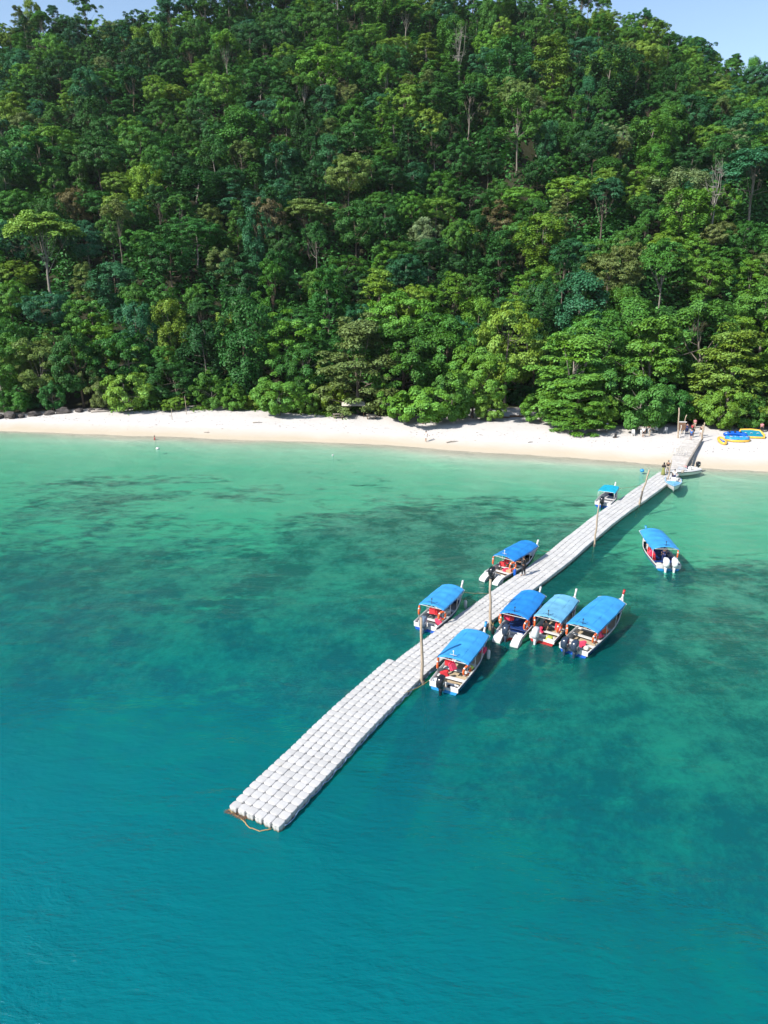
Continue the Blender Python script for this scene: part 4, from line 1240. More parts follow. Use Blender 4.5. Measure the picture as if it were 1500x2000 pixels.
for key, p, rot, m, lb in vl:
    vest(BO[key], p, rot, m, f'{lb} {where[key]}')
def thing_in(bt, mb, name, mat, p, label, cat, group=None, rz=0):
    o = mb.build(name, mat, None, True, wpos(bt, p)); o.rotation_euler = (0, 0, bt.rotation_euler.z + rz)
    return tag(o, label, cat, group)
# fenders
def fender(bt, p, mat, label):
    t = empty('fender', wpos(bt, p))
    mb = MB(); mb.lathe([(.03, .36), (.10, .30), (.125, .2), (.125, -.2), (.10, -.3), (.03, -.36)], 12); mb.build('body', M[mat], t, True)
    mb = MB(); mb.tube([(0, 0, .35), (.02, .02, .6)], .014, 5); mb.build('line', M['rope'], t)
    return tag(t, label, 'fender', 'fenders hung between boats and jetty')
fender(BO['b2'], (4.9, -1.0, .35), 'white', 'white fender at the bow of the boat with grey outboard')
fender(BO['b1'], (5.2, -1.0, .3), 'white', 'white fender on the seaward bow of the nearest moored boat')
fender(BO['b3'], (1.5, -1.12, .5), 'vinyl_blue', 'blue fender squeezed between jetty and the boat beside the man')
fender(BO['b4'], (-.1, 1.2, .5), 'dark', 'black fender between the straight pole and the navy-floored boat')
# small gear
mb = MB(); mb.ball((0, 0, 0), (.3, .3, .2), 12, 8); thing_in(BO['b6'], mb, 'buoy_bag', M['orange'], (3.4, -.75, .68), 'orange bag on the side seat of the twin-outboard moored boat', 'bag')
mb = MB(); mb.box((0, 0, 0), (.36, .3, .28), ch=.07); thing_in(BO['b6'], mb, 'jerry_can', M['cream'], (.35, -.75, .62), 'cream can on the right stern corner of the twin-outboard boat', 'can')
mb = MB(); mb.box((0, 0, 0), (.32, .26, .34), ch=.07); thing_in(BO['b7'], mb, 'jerry_can', M['cream'], (.45, -.8, .55), 'cream can at the right stern corner of the boat under way', 'can')
mb = MB(); mb.ball((0, 0, 0), (.16, .16, .13), 10, 7); thing_in(BO['b1'], mb, 'bag', M['lime'], (2.4, -.85, .75), 'small lime bag on the right gunwale of the nearest moored boat', 'bag')
mb = MB(); mb.lathe([(.30, -.06), (.33, 0), (.30, .05), (.2, .06), (.18, .02), (.16, -.05)], 16); thing_in(BO['b1'], mb, 'rope_coil', M['dark'], (.32, -.45, .35), 'dark coil of rope by the motor of the nearest moored boat', 'rope')
mb = MB(); mb.lathe([(.02, -.1), (.24, -.1), (.27, .1), (.25, .12), (.22, -.02), (.02, -.04)], 16); thing_in(BO['b1'], mb, 'basin', M['silver_cowl'], (.25, .62, .45), 'silver basin on the left stern corner of the nearest moored boat', 'basin')
mb = MB(); mb.box((0, 0, 0), (.5, .4, .3), ch=.06); thing_in(BO['b5'], mb, 'cushion', M['lime'], (.3, -.45, .4), 'pale lime mat in the stern of the faded-canopy boat', 'mat')
mb = MB(); mb.lathe([(.02, -.25), (.25, -.22), (.28, .1), (.22, .2), (.05, .22)], 12, sx=1.2); thing_in(BO['b2'], mb, 'sack', M['cream'], (2.6, -.45, .5), 'pale sack on the floor of the boat with grey outboard', 'sack')
# mooring ropes to the jetty
def moor(a, b, label): sag_rope([a, b], .018, M['rope'], 'mooring_rope', label, .12)
moor(wpos(BO['b1'], (.2, .95, .55)), jp(12.6, .1, .36), 'rope tying the stern of the nearest moored boat to the jetty')
moor(wpos(BO['b1'], (6.4, .1, 1.0)), jp(19.5, .1, .36), 'rope from the bow of the nearest moored boat to the jetty')
moor(wpos(BO['b2'], (5.7, -.1, .95)), jp(28.5, 2.4, .36), 'rope from the bow of the boat with grey outboard to the jetty')
moor(wpos(BO['b3'], (6.7, -.1, .95)), jp(40.0, 2.4, .36), 'rope from the bow of the boat beside the man to the jetty')
moor(wpos(BO['b4'], (5.8, .1, .95)), jp(30.5, .1, .36), 'rope from the bow of the navy-floored boat to the jetty')
moor(wpos(BO['b4'], (.1, .95, .5)), (7.65, 46.25, .8), 'rope tying the navy-floored boat to the straight pole')
moor(wpos(BO['b8'], (4.9, -.1, .95)), jp(67.5, 2.4, .36), 'rope from the bow of the turquoise-canopied boat to the jetty')

# ------------------------------------------------------------------ gangway, gate and posts where the jetty meets the sand
GA = Vector((37.3, 89.3, .36)); GB = Vector((46.2, 104.2, 1.62))
gw = empty('gangway', tuple(GA), 0)
tag(gw, 'bleached plank gangway joining the jetty to the sand', 'gangway')
gd = (GB - GA); gl_ = gd.length; gt = gd.normalized(); gn = Vector((-gt.y, gt.x, 0)).normalized()
mb = MB(); na = int(gl_ / .22)
ang = math.atan2(gt.y, gt.x)
for i in range(na):
    f = (i + .5) / na
    if random.random() < .04: continue
    c = gd * f + Vector((0, 0, random.uniform(-.015, .015)))
    mb.box(tuple(c), (.2, 2.3 + random.uniform(-.12, .12), .04), Matrix.Rotation(ang + random.uniform(-.03, .03), 3, 'Z'))
tag(mb.build('planks', M['plank'], gw), kind='stuff')
for sg in (-.9, .9):
    mb = MB(); mb.tube([gn * sg + Vector((0, 0, -.1)), gd + gn * sg + Vector((0, 0, -.1))], .07, 7); mb.build('bearer', M['brown'], gw, True)
for i in range(6):
    for sg in (-1, 1):
        c = gd * (i / 5.0) + gn * sg * .95
        w = GA + c
        mb = MB(); mb.tube([(c.x, c.y, gz(w.x, w.y) - .4 - GA.z), (c.x, c.y, c.z - .06)], .06, 7); mb.build('pile', M['pole_dark'], gw, True)
mb = MB()
lp = [GA - gn * 1.3 + Vector((0, 0, .22)), GA + gd * .3 - gn * 1.25 + Vector((0, 0, .28)), GA + gd * .65 - gn * 1.2 + Vector((0, 0, .22)), GB - gn * 1.2 + Vector((0, 0, .1))]
mb.tube([p - lp[0] for p in lp], [.17, .15, .15, .12], 9)
tag(mb.build('log', M['drift'], None, True, tuple(lp[0])), 'long grey log lying along the right edge of the gangway', 'log')
# slatted white gate / ladder
t = empty('gate', (40.2, 96.6, .95), R(-12)); tag(t, 'low white slatted gate standing on the gangway side', 'gate')
for z in (.12, 1.0):
    mb = MB(); mb.box((.75, 0, z), (1.6, .05, .08)); mb.build('rail', M['plank'], t)
for i in range(5):
    mb = MB(); mb.box((.08 + i * .335, .035, .55), (.1, .03, 1.15)); mb.build('slat', M['plank'], t)
def post(x, y, h, r, label, mat='brown', lean=(0, 0)): return pole(x, y, gz(x, y) + h, (lean[0], lean[1]), r, label, mat, zb=gz(x, y) - .3, group='posts at the head of the gangway', name='post', wet=False)
post(46.9, 103.2, 2.6, .10, 'brown post at the right front of the gangway head', 'pole')
post(48.1, 105.6, 2.4, .10, 'brown post at the right rear of the gangway head', 'pole')
post(44.7, 105.6, 2.0, .07, 'thin pale post left of the blue-shirted person', 'plank')
post(46.2, 109.0, 2.8, .08, 'leaning stick post behind the notice board', 'pole', (.5, 0))
# notice board
t = empty('notice_board', (45.6, 107.6, gz(45.6, 107.6)), R(-8)); tag(t, 'white framed notice board with brown panel at the gangway head', 'notice board')
for x in (-.5, .5):
    mb = MB(); mb.box((x, 0, .95), (.09, .09, 2.1)); mb.build('leg', M['white'], t)
mb = MB(); mb.box((0, -.06, 1.35), (1.1, .04, 1.2)); mb.build('panel', M['brown'], t)
mb = MB(); mb.box((0, -.07, 2.02), (1.3, .08, .14)); mb.build('top_board', M['white'], t)

# ------------------------------------------------------------------ thin posts, driftwood, rocks, floats
post_kw = dict(group='thin posts on the left beach')
for (x, y, h, lb) in ((-36.8, 122.2, 2.0, 'thin stick standing on the open sand of the left beach'), (-35.4, 126.4, 3.2, 'taller thin stick by the creeper on the left beach')):
    pole(x, y, gz(x, y) + h, (.05, 0), .05, lb, 'pole', zb=gz(x, y) - .3, group='thin posts on the left beach', name='post', wet=False)
def rock(x, y, s, label, k):
    g = np.random.default_rng(500 + k)
    bm = bmesh.new(); bmesh.ops.create_icosphere(bm, subdivisions=2, radius=1)
    ph = g.uniform(0, 6, 6)
    for v in bm.verts:
        c = v.co
        f = 1 + .22 * math.sin(3 * c.x + ph[0]) * math.cos(2.6 * c.y + ph[1]) + .16 * math.sin(5 * c.z + ph[2] + 2 * c.x) + .08 * math.sin(9 * c.y + ph[3])
        v.co = Vector((c.x * f * s[0], c.y * f * s[1], c.z * f * s[2]))
    me = bpy.data.meshes.new('rock'); bm.to_mesh(me); bm.free(); me.materials.append(M['rock'])
    o = link_mesh('rock', me, None, (x, y, gz(x, y) + s[2] * .35)); o.rotation_euler = (0, 0, g.uniform(0, 6))
    return tag(o, label, 'rock', 'dark rocks at the left end of the beach')
rk = [(-70.5, 124.0, 1.6), (-68.3, 124.6, 1.1), (-66.2, 125.2, 1.4), (-64.4, 125.2, .8), (-62.6, 126.4, 1.2), (-60.2, 127.2, 1.0), (-58.0, 128.0, 1.3), (-55.6, 128.8, .9), (-71.5, 122.4, .8), (-53.4, 129.2, .7)]
for i, (x, y, q) in enumerate(sorted(rk)):
    rock(x, y, (q, q * .8, q * .55), f'dark shoreline rock, {ORD[i]} from the left end of the beach' if 'ORD' in globals() else 'rock', i)
def driftlog(x, y, L, rz, r, label, cat='log', mat='drift'):
    mb = MB(); mb.tube([(-L / 2, 0, 0), (-L * .2, .05, .04), (L * .15, -.06, .05), (L / 2, .03, 0)], [r, r * .95, r * .8, r * .45], 8)
    mb.tube([(L * .1, 0, .05), (L * .2, .3, .25)], [r * .5, r * .2], 6)
    o = mb.build('driftwood', M[mat], None, True, (x, y, gz(x, y) + r * .7)); o.rotation_euler = (0, 0, rz)
    tag(o, label, cat, 'driftwood on the sand')
driftlog(-51.5, 128.6, 3.4, .25, .22, 'driftwood trunk at the foot of the trees left of the bright bush')
driftlog(-21.5, 119.5, 1.6, .1, .09, 'small stick lying on the open sand left of the bright bush')
driftlog(10.5, 106.9, 2.0, .3, .09, 'thin stick on the sand right of the white-shirted walker')
driftlog(-29.0, 114.6, .9, -.2, .07, 'short stick near the water on the left beach')
driftlog(19.5, 121.2, 4.2, -.08, .24, 'long dark log in the shaded opening of the beach', mat='brown')
driftlog(23.0, 121.8, 2.6, .12, .2, 'second dark log right of the long one in the opening', mat='brown')
driftlog(26.5, 126.5, 3.0, .05, .22, 'log bench by the trunks at the back of the opening', mat='brown')
driftlog(22.2, 105.6, .9, .4, .06, 'short stick on the bare sand in the middle beach')
# palm of loose leaf litter in the shaded opening
def buoy(x, y, mat, r, label):
    t = empty('buoy', (x, y, 0)); mb = MB(); mb.ball((0, 0, .06), (r, r, r * .85), 12, 8); mb.build('float', M[mat], t, True)
    mb = MB(); mb.lathe([(r * .25, r * .75), (r * .22, r * 1.15), (r * .1, r * 1.2)], 8); mb.build('eye', M['dark'], t)
    tag(t, label, 'buoy', 'small buoys in the shallows')
buoy(-34.0, 104.5, 'white', .28, 'white buoy in the shallows below the swimmer')
buoy(34.3, 91.5, 'sky_blue', .28, 'blue buoy in the shallows left of the couple')
buoy(-7.4, 100.2, 'white', .16, 'tiny white buoy off the middle of the beach')

g2 = np.random.default_rng(77)
n = 1500
lx_ = g2.uniform(-70, 66, n); band = g2.random(n) < .45
ls = np.where(band, 7.0 + 1.2 * g2.normal(size=n) + 1.5 * vnoise(lx_ * .15, 2.0), g2.uniform(5, 24, n))
ly_ = shore(lx_) + ls
kp = ly_ < treeline(lx_) + 2; lx_, ly_ = lx_[kp], ly_[kp]; n = len(lx_)
p = np.stack([lx_, ly_, ground(lx_, ly_) + .02], 1)
a_ = g2.uniform(0, 6.28, n); tt = np.stack([np.cos(a_), np.sin(a_), g2.normal(size=n) * .15], 1); bb = np.stack([-np.sin(a_), np.cos(a_), g2.normal(size=n) * .3], 1)
L = (.05 + .16 * g2.random(n) ** 2)[:, None]
V = np.stack([p - tt * L, p + bb * L * .35 + [0, 0, .02], p + tt * L, p - bb * L * .35], 1).reshape(-1, 3)
tag(link_mesh('leaf_litter', np_mesh('leaf_litter', V, np.arange(n * 4).reshape(n, 4), M['brown'])), 'brown leaf litter and weed scattered over the sand', 'litter', kind='stuff')

# ------------------------------------------------------------------ shelters and beach furniture under the trees
def shelter(x, y, w, d, h, rz, label, mat='tarp_white'):
    z0 = gz(x, y); t = empty('shelter', (x, y, z0), rz); tag(t, label, 'shelter')
    for sx in (-1, 1):
        for sy in (-1, 1):
            mb = MB(); mb.tube([(sx * w / 2, sy * d / 2, -.3), (sx * w / 2, sy * d / 2, h)], .06, 7); mb.build('post', M['brown'], t, True)
    mb = MB(); secs = []
    for i in range(9):
        f = -1 + i / 4
        secs.append([(f * w * .56, q * d * .58, h + .5 * (1 - abs(q)) - .08 * math.sin(i * 1.7) * (1 - abs(q))) for q in np.linspace(-1, 1, 7)])
    full = [s + [(a, b, c - .03) for a, b, c in s[::-1]] for s in secs]
    mb.loft(full); mb.build('roof', M[mat], t)
    return t
shelter(48.6, 131.0, 5.0, 3.6, 3.2, .1, 'pale sheet-roofed shelter deep among the trees right of centre')
shelter(51.8, 117.6, 4.4, 3.0, 2.6, -.15, 'pale tarpaulin shelter behind the people at the gangway head')
shelter(60.6, 112.5, 3.6, 2.6, 2.4, .1, 'pale tarpaulin shelter behind the inflatables', 'tarp_white')
shelter(-5.4, 124.4, 3.6, 2.2, 1.9, .05, 'low cream-roofed stall under the large olive tree', 'cream')
shelter(.6, 124.6, 3.0, 2.0, 1.9, -.1, 'low cream-roofed stall right of the other stall', 'cream')
def table(x, y, rz, label, mat='plank'):
    t = empty('picnic_table', (x, y, gz(x, y)), rz); tag(t, label, 'table')
    for i in range(4):
        mb = MB(); mb.box((0, -.33 + i * .22, .74), (1.7, .2, .045)); mb.build('plank', M[mat], t)
    for sg in (-1, 1):
        mb = MB(); mb.box((0, sg * .75, .44), (1.7, .26, .045)); mb.build('bench', M[mat], t)
    for x_ in (-.65, .65):
        mb = MB(); mb.box((x_, 0, .36), (.08, .6, .72)); mb.box((x_, 0, .38), (.07, 1.5, .07)); mb.build('leg', M['brown'], t)
table(-8.0, 122.6, .2, 'picnic table at the sand edge left of the stalls', 'drift')
table(-2.2, 121.6, -.1, 'picnic table in the shade in front of the stalls', 'drift')
table(2.0, 121.9, .3, 'picnic table right of the stalls beside the large bush', 'brown')
table(18.3, 125.2, .1, 'picnic table at the back of the shaded opening', 'drift')
table(43.2, 113.0, .2, 'picnic table under the dense tree left of the tall pole', 'drift')
def chair(x, y, rz, label, mat='white'):
    t = empty('beach_chair', (x, y, gz(x, y)), rz); tag(t, label, 'chair', 'pale chairs under the dense tree')
    mb = MB(); mb.box((0, 0, .40), (.48, .48, .05), ch=.015); mb.build('seat', M[mat], t)
    mb = MB(); mb.box((-.25, 0, .68), (.05, .46, .52), Matrix.Rotation(-.2, 3, 'Y'), ch=.015); mb.build('backrest', M[mat], t)
    for sx in (-1, 1):
        for sy in (-1, 1):
            mb = MB(); mb.tube([(sx * .24, sy * .22, 0), (sx * .2, sy * .2, .4)], .022, 5); mb.build('leg', M[mat], t)
        mb = MB(); mb.box((0, sx * .25, .60), (.46, .05, .035)); mb.build('armrest', M[mat], t)
for i, (x, y, rz) in enumerate([(38.3, 107.6, -1.8), (39.6, 107.3, -1.4), (41.0, 107.9, -1.2), (42.6, 109.6, -1.7), (43.7, 108.8, -2.2)]):
    chair(x, y, rz, f'pale beach chair, {ORD[i]} from the left of those under the dense tree')

# ------------------------------------------------------------------ inflatables on the sand
def tube_ring(mb, pts_, r, n=8):
    pts_ = [Vector(p) for p in pts_]; mb.tube(pts_ + [pts_[0]], r, n, cap=False)
def inflatable_sofa(x, y, rz):
    t = empty('inflatable', (x, y, gz(x, y)), rz); tag(t, 'big blue towable sofa inflatable with yellow rim lying on the sand', 'inflatable')
    mb = MB(); secs = []
    for i in range(13):
        f = i / 12; xx_ = -1.7 + 3.4 * f; w = 1.05 * math.sqrt(max(.05, 1 - (2 * f - 1) ** 4))
        secs.append([(xx_, w * math.cos(a) - .2, .38 + .30 * math.sin(a) + .04 * math.sin(f * 18)) for a in np.linspace(0, 2 * math.pi, 12, endpoint=False)])
    mb.loft(secs); mb.build('seat_cushion', M['sky_blue'], t, True)
    mb = MB(); mb.tube([(-1.6, .75, .7), (-.8, .95, .85), (.2, .95, .85), (1.1, .8, .75), (1.6, .35, .6)], [.26, .34, .36, .34, .24], 10); mb.build('backrest_tube', M['vinyl_blue'], t, True)
    for q in (-.9, -.1, .7):
        mb = MB(); mb.box((q, .7, 1.1), (.3, .22, .2), ch=.05); mb.build('handle_pad', M['dark'], t)
    mb = MB(); mb.tube([(-1.75, -.6, .14), (-.9, -1.2, .12), (.2, -1.3, .12), (1.2, -1.1, .12), (1.75, -.5, .14)], [.14, .17, .18, .17, .13], 8); mb.build('rim', M['yellow'], t, True)
    mb = MB()
    for q in (-1, -.3, .4, 1.1): mb.box((q, -.55, .66), (.42, .3, .03), ch=.01)
    mb.build('white_print', M['white'], t)
inflatable_sofa(52.6, 104.2, R(-6))
t = empty('inflatable', (49.9, 103.0, gz(49.9, 103)), R(80)); tag(t, 'narrow orange and blue inflatable lying left of the big blue one', 'inflatable')
mb = MB(); tube_ring(mb, [(1.3 * math.cos(a), .42 * math.sin(a), .28 + .18 * math.cos(a)) for a in np.linspace(0, 2 * math.pi, 18, endpoint=False)], .2); mb.build('rim', M['yellow'], t, True)
mb = MB(); mb.ball((0, 0, .25), (1.1, .32, .16), 12, 8); mb.build('floor', M['vinyl_blue'], t, True)
for q in (-.6, 0, .6):
    mb = MB(); mb.box((q, 0, .43), (.1, .4, .05), ch=.015); mb.build('strap', M['white'], t)
t = empty('inflatable', (55.7, 106.0, gz(55.7, 106)), R(-14)); tag(t, 'flat teal inflatable with yellow edge propped behind the blue one', 'inflatable')
mb = MB(); tube_ring(mb, [(-1.7, -.7, .15), (0, -.8, .15), (1.6, -.75, .15), (1.75, 0, .45), (1.2, .7, .95), (0, .8, 1.05), (-1.5, .7, .95), (-1.8, 0, .5)], .16); mb.build('rim', M['yellow'], t, True)
mb = MB(); mb.loft([[(-1.65, -.65, .18), (-1.5, .6, .95), (-1.5, .65, .80), (-1.65, -.6, .05)], [(0, -.75, .18), (0, .7, 1.02), (0, .75, .86), (0, -.7, .05)], [(1.55, -.65, .18), (1.2, .6, .93), (1.2, .65, .78), (1.55, -.6, .05)]]); mb.build('mattress', M['vinyl_teal'], t)
for q in (-.9, -.1, .8):
    mb = MB(); mb.tube([(q - .2, -.1, .6), (q - .1, -.16, .72), (q + .1, -.16, .72), (q + .2, -.1, .6)], .035, 6); mb.build('handle', M['white'], t, True)

# ------------------------------------------------------------------ people
def skin_ob(name, mat, J, E, parent=None, sub=1):
    """continuous body: joints J {name: (co, radius)}, edges E, grown by a skin surface"""
    names = list(J); idx = {n: i for i, n in enumerate(names)}
    me = bpy.data.meshes.new(name)
    me.from_pydata([J[n][0] for n in names], [(idx[a], idx[b]) for a, b in E], [])
    o = bpy.data.objects.new(name, me); col.objects.link(o); o.parent = parent
    sk = o.modifiers.new('skin', 'SKIN'); sk.use_smooth_shade = True
    for i, n in enumerate(names):
        r = J[n][1]; r = r if hasattr(r, '__len__') else (r, r)
        me.skin_vertices[0].data[i].radius = r
        me.skin_vertices[0].data[i].use_root = (i == 0)
    ss = o.modifiers.new('sub', 'SUBSURF'); ss.levels = sub; ss.render_levels = sub
    me.materials.append(mat)
    return o
def person(x, y, z, rz, label, top='c_white', bottom='c_khaki', h=1.68, pose='stand', dress=None, hat=None, scarf=False, long_legs=True, arm=(0, 0), stride=.0, group=None):
    k = h / 1.70
    t = empty('person', (x, y, z), rz); t.scale = (k, k, k)
    tag(t, label, 'person', group)
    sit = pose == 'sit'
    hz = .42 if sit else .92
    lean = .06
    J = {'pelvis': ((0, 0, hz), (.13, .10)), 'waist': ((.01, 0, hz + .16), (.125, .095)), 'chest': ((.02, 0, hz + .36), (.155, .105)), 'neck0': ((.02, 0, hz + .52), .062), 'neck': ((.03, 0, hz + .58), .05), 'jaw': ((.055, 0, hz + .63), (.062, .066)), 'head': ((.045, 0, hz + .70), (.078, .088)), 'crown': ((.035, 0, hz + .77), .06)}
    E = [('pelvis', 'waist'), ('waist', 'chest'), ('chest', 'neck0'), ('neck0', 'neck'), ('neck', 'jaw'), ('jaw', 'head'), ('head', 'crown')]
    for sg, nm in ((1, 'l'), (-1, 'r')):
        am = arm[0 if sg > 0 else 1]
        sh_ = Vector((.01, sg * .19, hz + .47)); el = sh_ + Vector((.04 + .2 * am, sg * .05, -.27 + .1 * am)); wr = el + Vector((.07 + .2 * am, -sg * .02, -.22 + .22 * am)); pa = wr + (wr - el).normalized() * .08
        J['sh' + nm] = (tuple(sh_), .058); J['el' + nm] = (tuple(el), .042); J['wr' + nm] = (tuple(wr), .028); J['pa' + nm] = (tuple(pa), (.036, .018))
        E += [('chest', 'sh' + nm), ('sh' + nm, 'el' + nm), ('el' + nm, 'wr' + nm), ('wr' + nm, 'pa' + nm)]
        d = (pa - wr).normalized()
        for f in range(4):
            q = pa + d * (.075 - .008 * abs(f - 1.2)) + Vector((.012 * (f - 1.5) * 1.6, 0, 0)) + Vector((0, -sg * .012, 0))
            J[f'f{f}{nm}'] = (tuple(q), .0085); E.append(('pa' + nm, f'f{f}{nm}'))
        q = wr + d * .055 + Vector((.045, 0, 0)); J['th' + nm] = (tuple(q), .010); E.append(('wr' + nm, 'th' + nm))
        hp = Vector((0, sg * .09, hz - .04))
        if sit:
            kn = Vector((.40, sg * .13, hz + .02)); an = Vector((.46, sg * .12, .07)); toe = an + Vector((.16, sg * .02, -.03))
        else:
            st = stride * sg
            kn = Vector((.02 + st * .6, sg * .10, .49)); an = Vector((-.02 + st, sg * .10, .075 + .05 * (st < 0) * abs(st) * 3)); toe = an + Vector((.17, sg * .025, -.045))
        J['hp' + nm] = (tuple(hp), .088); J['kn' + nm] = (tuple(kn), .056); J['cf' + nm] = (tuple(kn * .65 + an * .35), .058); J['an' + nm] = (tuple(an), .037); J['to' + nm] = (tuple(toe), (.034, .026))
        E += [('pelvis', 'hp' + nm), ('hp' + nm, 'kn' + nm), ('kn' + nm, 'cf' + nm), ('cf' + nm, 'an' + nm), ('an' + nm, 'to' + nm)]
    skin_ob('body', M['skin'], J, E, t)
    g = lambda n, dr: (J[n][0], tuple((q if hasattr(J[n][1], '__len__') else J[n][1]) + dr for q in (J[n][1] if hasattr(J[n][1], '__len__') else (J[n][1], J[n][1]))))
    mid = lambda a, b, f: tuple(Vector(J[a][0]).lerp(Vector(J[b][0]), f))
    Js = {'pelvis': g('pelvis', .03), 'waist': g('waist', .028), 'chest': g('chest', .026), 'neck0': (mid('chest', 'neck0', .8), .078)}
    Es = [('pelvis', 'waist'), ('waist', 'chest'), ('chest', 'neck0')]
    for nm in 'lr':
        Js['sh' + nm] = g('sh' + nm, .02); Js['sl' + nm] = (mid('sh' + nm, 'el' + nm, .95 if scarf else .7), .066)
        Es += [('chest', 'sh' + nm), ('sh' + nm, 'sl' + nm)]
        if scarf: Js['fo' + nm] = (mid('el' + nm, 'wr' + nm, .85), .045); Es.append(('sl' + nm, 'fo' + nm))
    skin_ob('shirt', M[top], Js, Es, t)
    if dress:
        mb = MB(); mb.lathe([(.13, hz + .12), (.17, hz - .02), (.205, hz - .35), (.25, .30), (.285, .04), (.27, .03)], 14, sx=.85); mb.build('skirt', M[dress], t, True)
    else:
        Jt = {'pelvis': (J['pelvis'][0], (.15, .12))}; Et = []
        for nm in 'lr':
            Jt['hp' + nm] = g('hp' + nm, .022); Jt['kn' + nm] = g('kn' + nm, .024) if long_legs else (mid('hp' + nm, 'kn' + nm, .85), .088)
            Et += [('pelvis', 'hp' + nm), ('hp' + nm, 'kn' + nm)]
            if long_legs: Jt['an' + nm] = (mid('kn' + nm, 'an' + nm, .92), .056); Et.append(('kn' + nm, 'an' + nm))
        skin_ob('trousers', M[bottom], Jt, Et, t)
    hd = Vector(J['head'][0])
    mb = MB()
    if scarf:
        mb.ball(hd + Vector((-.02, 0, .0)), (.115, .11, .14), 12, 8); mb.lathe([(.085, hd.z - .1), (.13, hd.z - .2), (.2, hd.z - .34), (.19, hd.z - .36)], 12, sx=.75, c=(hd.x - .03, 0, 0)); mb.build('headscarf', M['c_black'], t, True)
    elif hat:
        mb.lathe([(.17, hd.z + .03), (.18, hd.z + .045), (.10, hd.z + .06), (.095, hd.z + .13), (.05, hd.z + .16)], 14, c=(hd.x, 0, 0)); mb.build('hat', M[hat], t, True)
    else:
        mb.ball(hd + Vector((-.018, 0, .022)), (.098, .09, .10), 12, 8); mb.build('hair', M['hair'], t, True)
    mb = MB()
    for sg in (1, -1): mb.ball(hd + Vector((.083, sg * .033, -.002)), .011, 6, 5)
    mb.build('eyes', M['hair'], t)
    mb = MB(); mb.ball(hd + Vector((.093, 0, -.03)), (.02, .014, .022), 6, 5); mb.build('nose', M['skin'], t)
    return t
JZ = .375
person(35.75, 88.1, JZ, R(65), 'woman-shaped figure in black headscarf and long olive skirt standing on the jetty'.replace('woman-shaped figure', 'person'), 'c_black', dress='c_olive', scarf=True, h=1.6, arm=(.3, .1))
person(36.55, 88.75, JZ, R(55), 'person in black shirt and khaki shorts beside the one in olive skirt', 'c_black', 'c_khaki', 1.72, long_legs=False, arm=(.2, .6))
person(11.75, 55.35, JZ, R(140), 'person in black standing on the jetty with one hand at a moored boat', 'c_black', 'c_black', 1.72, arm=(.9, .2), stride=.08)
person(6.45, 107.6, gz(6.45, 107.6), R(60), 'person in white shirt and shorts walking on the open sand', 'c_white', 'c_white', 1.72, long_legs=False, stride=.16)
p9 = wpos(BO['b9'], (1.15, .05, .22))
person(p9[0], p9[1], .22, R(-100), 'person in white shirt and dark trousers standing in the small dinghy', 'c_white', 'c_navy', 1.66, arm=(.5, .5))
person(35.0, 110.2, gz(35.0, 110.2), R(-60), 'person in grey standing in tree shade beside the drooping tiered tree', 'c_grey', 'c_grey', 1.66)
person(30.2, 112.2, gz(30.2, 112.2) - .3, R(-80), 'person in pink sitting on the sand under the drooping tree', 'c_pink', 'c_black', 1.66, pose='sit')
person(35.4, 106.8, gz(35.4, 106.8) - .3, R(200), 'person in black sitting on the sand at the shade edge', 'c_black', 'c_black', 1.6, pose='sit', scarf=True)
person(39.5, 106.6, gz(39.5, 106.6), R(-90), 'person in white shirt standing by the chairs under the dense tree', 'c_white', 'c_black', 1.55, long_legs=False)
person(40.7, 107.2, gz(40.7, 107.2), R(150), 'person in pale blue-grey shirt right of the white-shirted one by the chairs', 'c_grey', 'c_khaki', 1.62)
person(42.9, 110.5, gz(42.9, 110.5), R(-120), 'person in white top and black trousers behind the chairs', 'c_white', 'c_black', 1.62)
person(45.5, 103.6, 1.60, R(60), 'person in blue shirt walking up the head of the gangway', 'c_blue', 'c_navy', 1.68, long_legs=False, stride=.14)
person(46.7, 105.9, gz(46.7, 105.9), R(80), 'person all in black ahead of the blue-shirted one', 'c_black', 'c_black', 1.62, scarf=True)
person(47.6, 108.2, gz(47.6, 108.2), R(100), 'person in red top between the brown posts at the gangway head', 'c_red', 'c_khaki', 1.7, stride=.1)
person(48.3, 106.7, gz(48.3, 106.7), R(60), 'person in black top and white shorts beside the rear brown post', 'c_black', 'c_white', 1.66, long_legs=False)
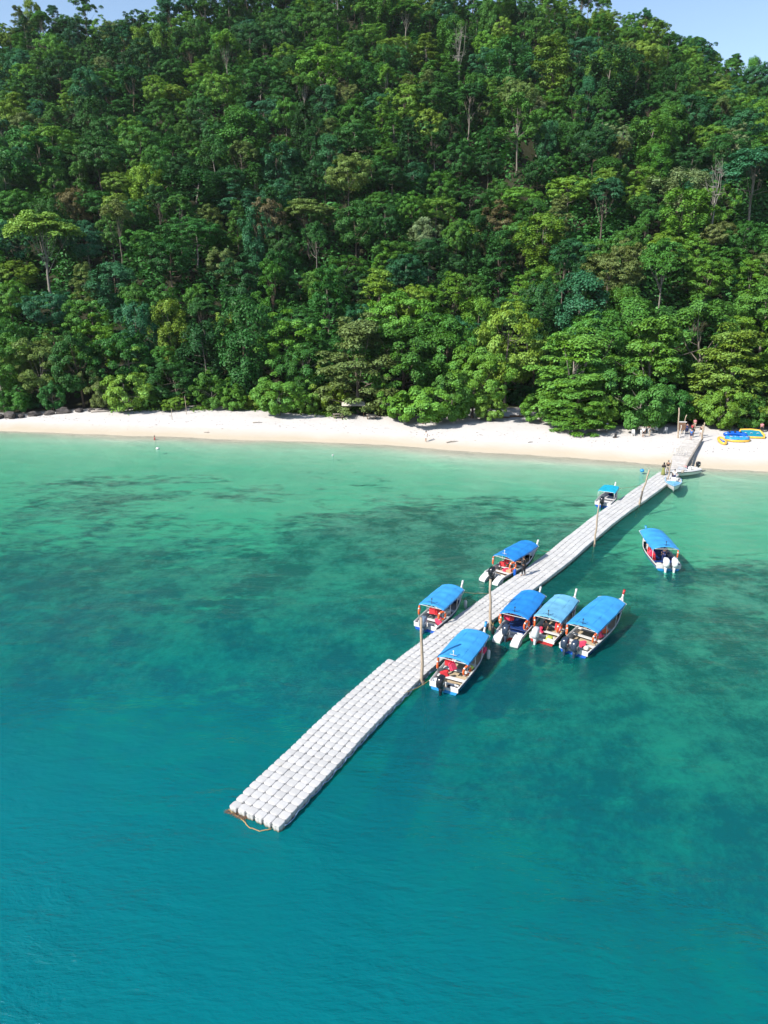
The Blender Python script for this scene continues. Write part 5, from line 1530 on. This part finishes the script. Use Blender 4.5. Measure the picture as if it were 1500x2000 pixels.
person(46.9, 108.6, gz(46.9, 108.6), R(80), 'person in navy clothes beside the notice board', 'c_navy', 'c_navy', 1.66)
person(49.6, 112.2, gz(49.6, 112.2), R(-100), 'person in pink top in the shade behind the gangway group', 'c_pink', 'c_khaki', 1.6)
person(17.6, 123.9, gz(17.6, 123.9), R(-60), 'person in grey by the table at the back of the opening', 'c_grey', 'c_navy', 1.66)
person(58.6, 108.9, gz(58.6, 108.9), R(-100), 'person in brown-pink shirt in the shade behind the inflatables, left of two', 'c_pink', 'c_black', 1.64)
person(60.1, 108.8, gz(60.1, 108.8), R(-80), 'person in grey shirt in the shade behind the inflatables, right of two', 'c_grey', 'c_black', 1.64)
person(-36.6, 111.4, -1.05, R(20), 'swimmer in red top standing chest-deep off the left beach', 'c_red', 'c_navy', 1.64)
def rider(key, p, rz, label, top, bottom='c_black', pose='sit', h=1.6, **kw):
    w = wpos(BO[key], p); person(w[0], w[1], w[2], BO[key].rotation_euler.z + rz, label, top, bottom, h, pose=pose, **kw)
rider('b7', (3.2, .8, .02), R(-60), 'passenger in red seated at the left side of the boat under way', 'c_red')
rider('b7', (4.1, .72, .02), R(-80), 'passenger in grey seated farther forward on the boat under way', 'c_grey')
rider('b7', (1.55, 0, .17), R(0), 'helmsman in navy standing under the canopy of the boat under way', 'c_navy', 'c_navy', pose='stand', h=1.42)
rider('b3', (3.6, -.3, .02), R(60), 'passenger in black seated amidships in the boat beside the standing man', 'c_black')
rider('b5', (1.6, .3, .02), R(150), 'person in black seated at the stern of the boat with faded canopy', 'c_black')

# ------------------------------------------------------------------ haze
mh, nth = new_mat('thin_sea_haze')
pv = nd(nth, 'ShaderNodeVolumePrincipled', {'Color': (0.86, 0.93, 1.0, 1), 'Density': 0.00006, 'Anisotropy': 0.2})
oh = nth.nodes.new('ShaderNodeOutputMaterial'); nth.links.new(pv.outputs[0], oh.inputs[1])
mb = MB(); mb.box((0, -50, 70), (1900, 1900, 190))
hz_ob = mb.build('haze', mh)
tag(hz_ob, 'thin pale sea haze over the bay', 'haze', kind='stuff')
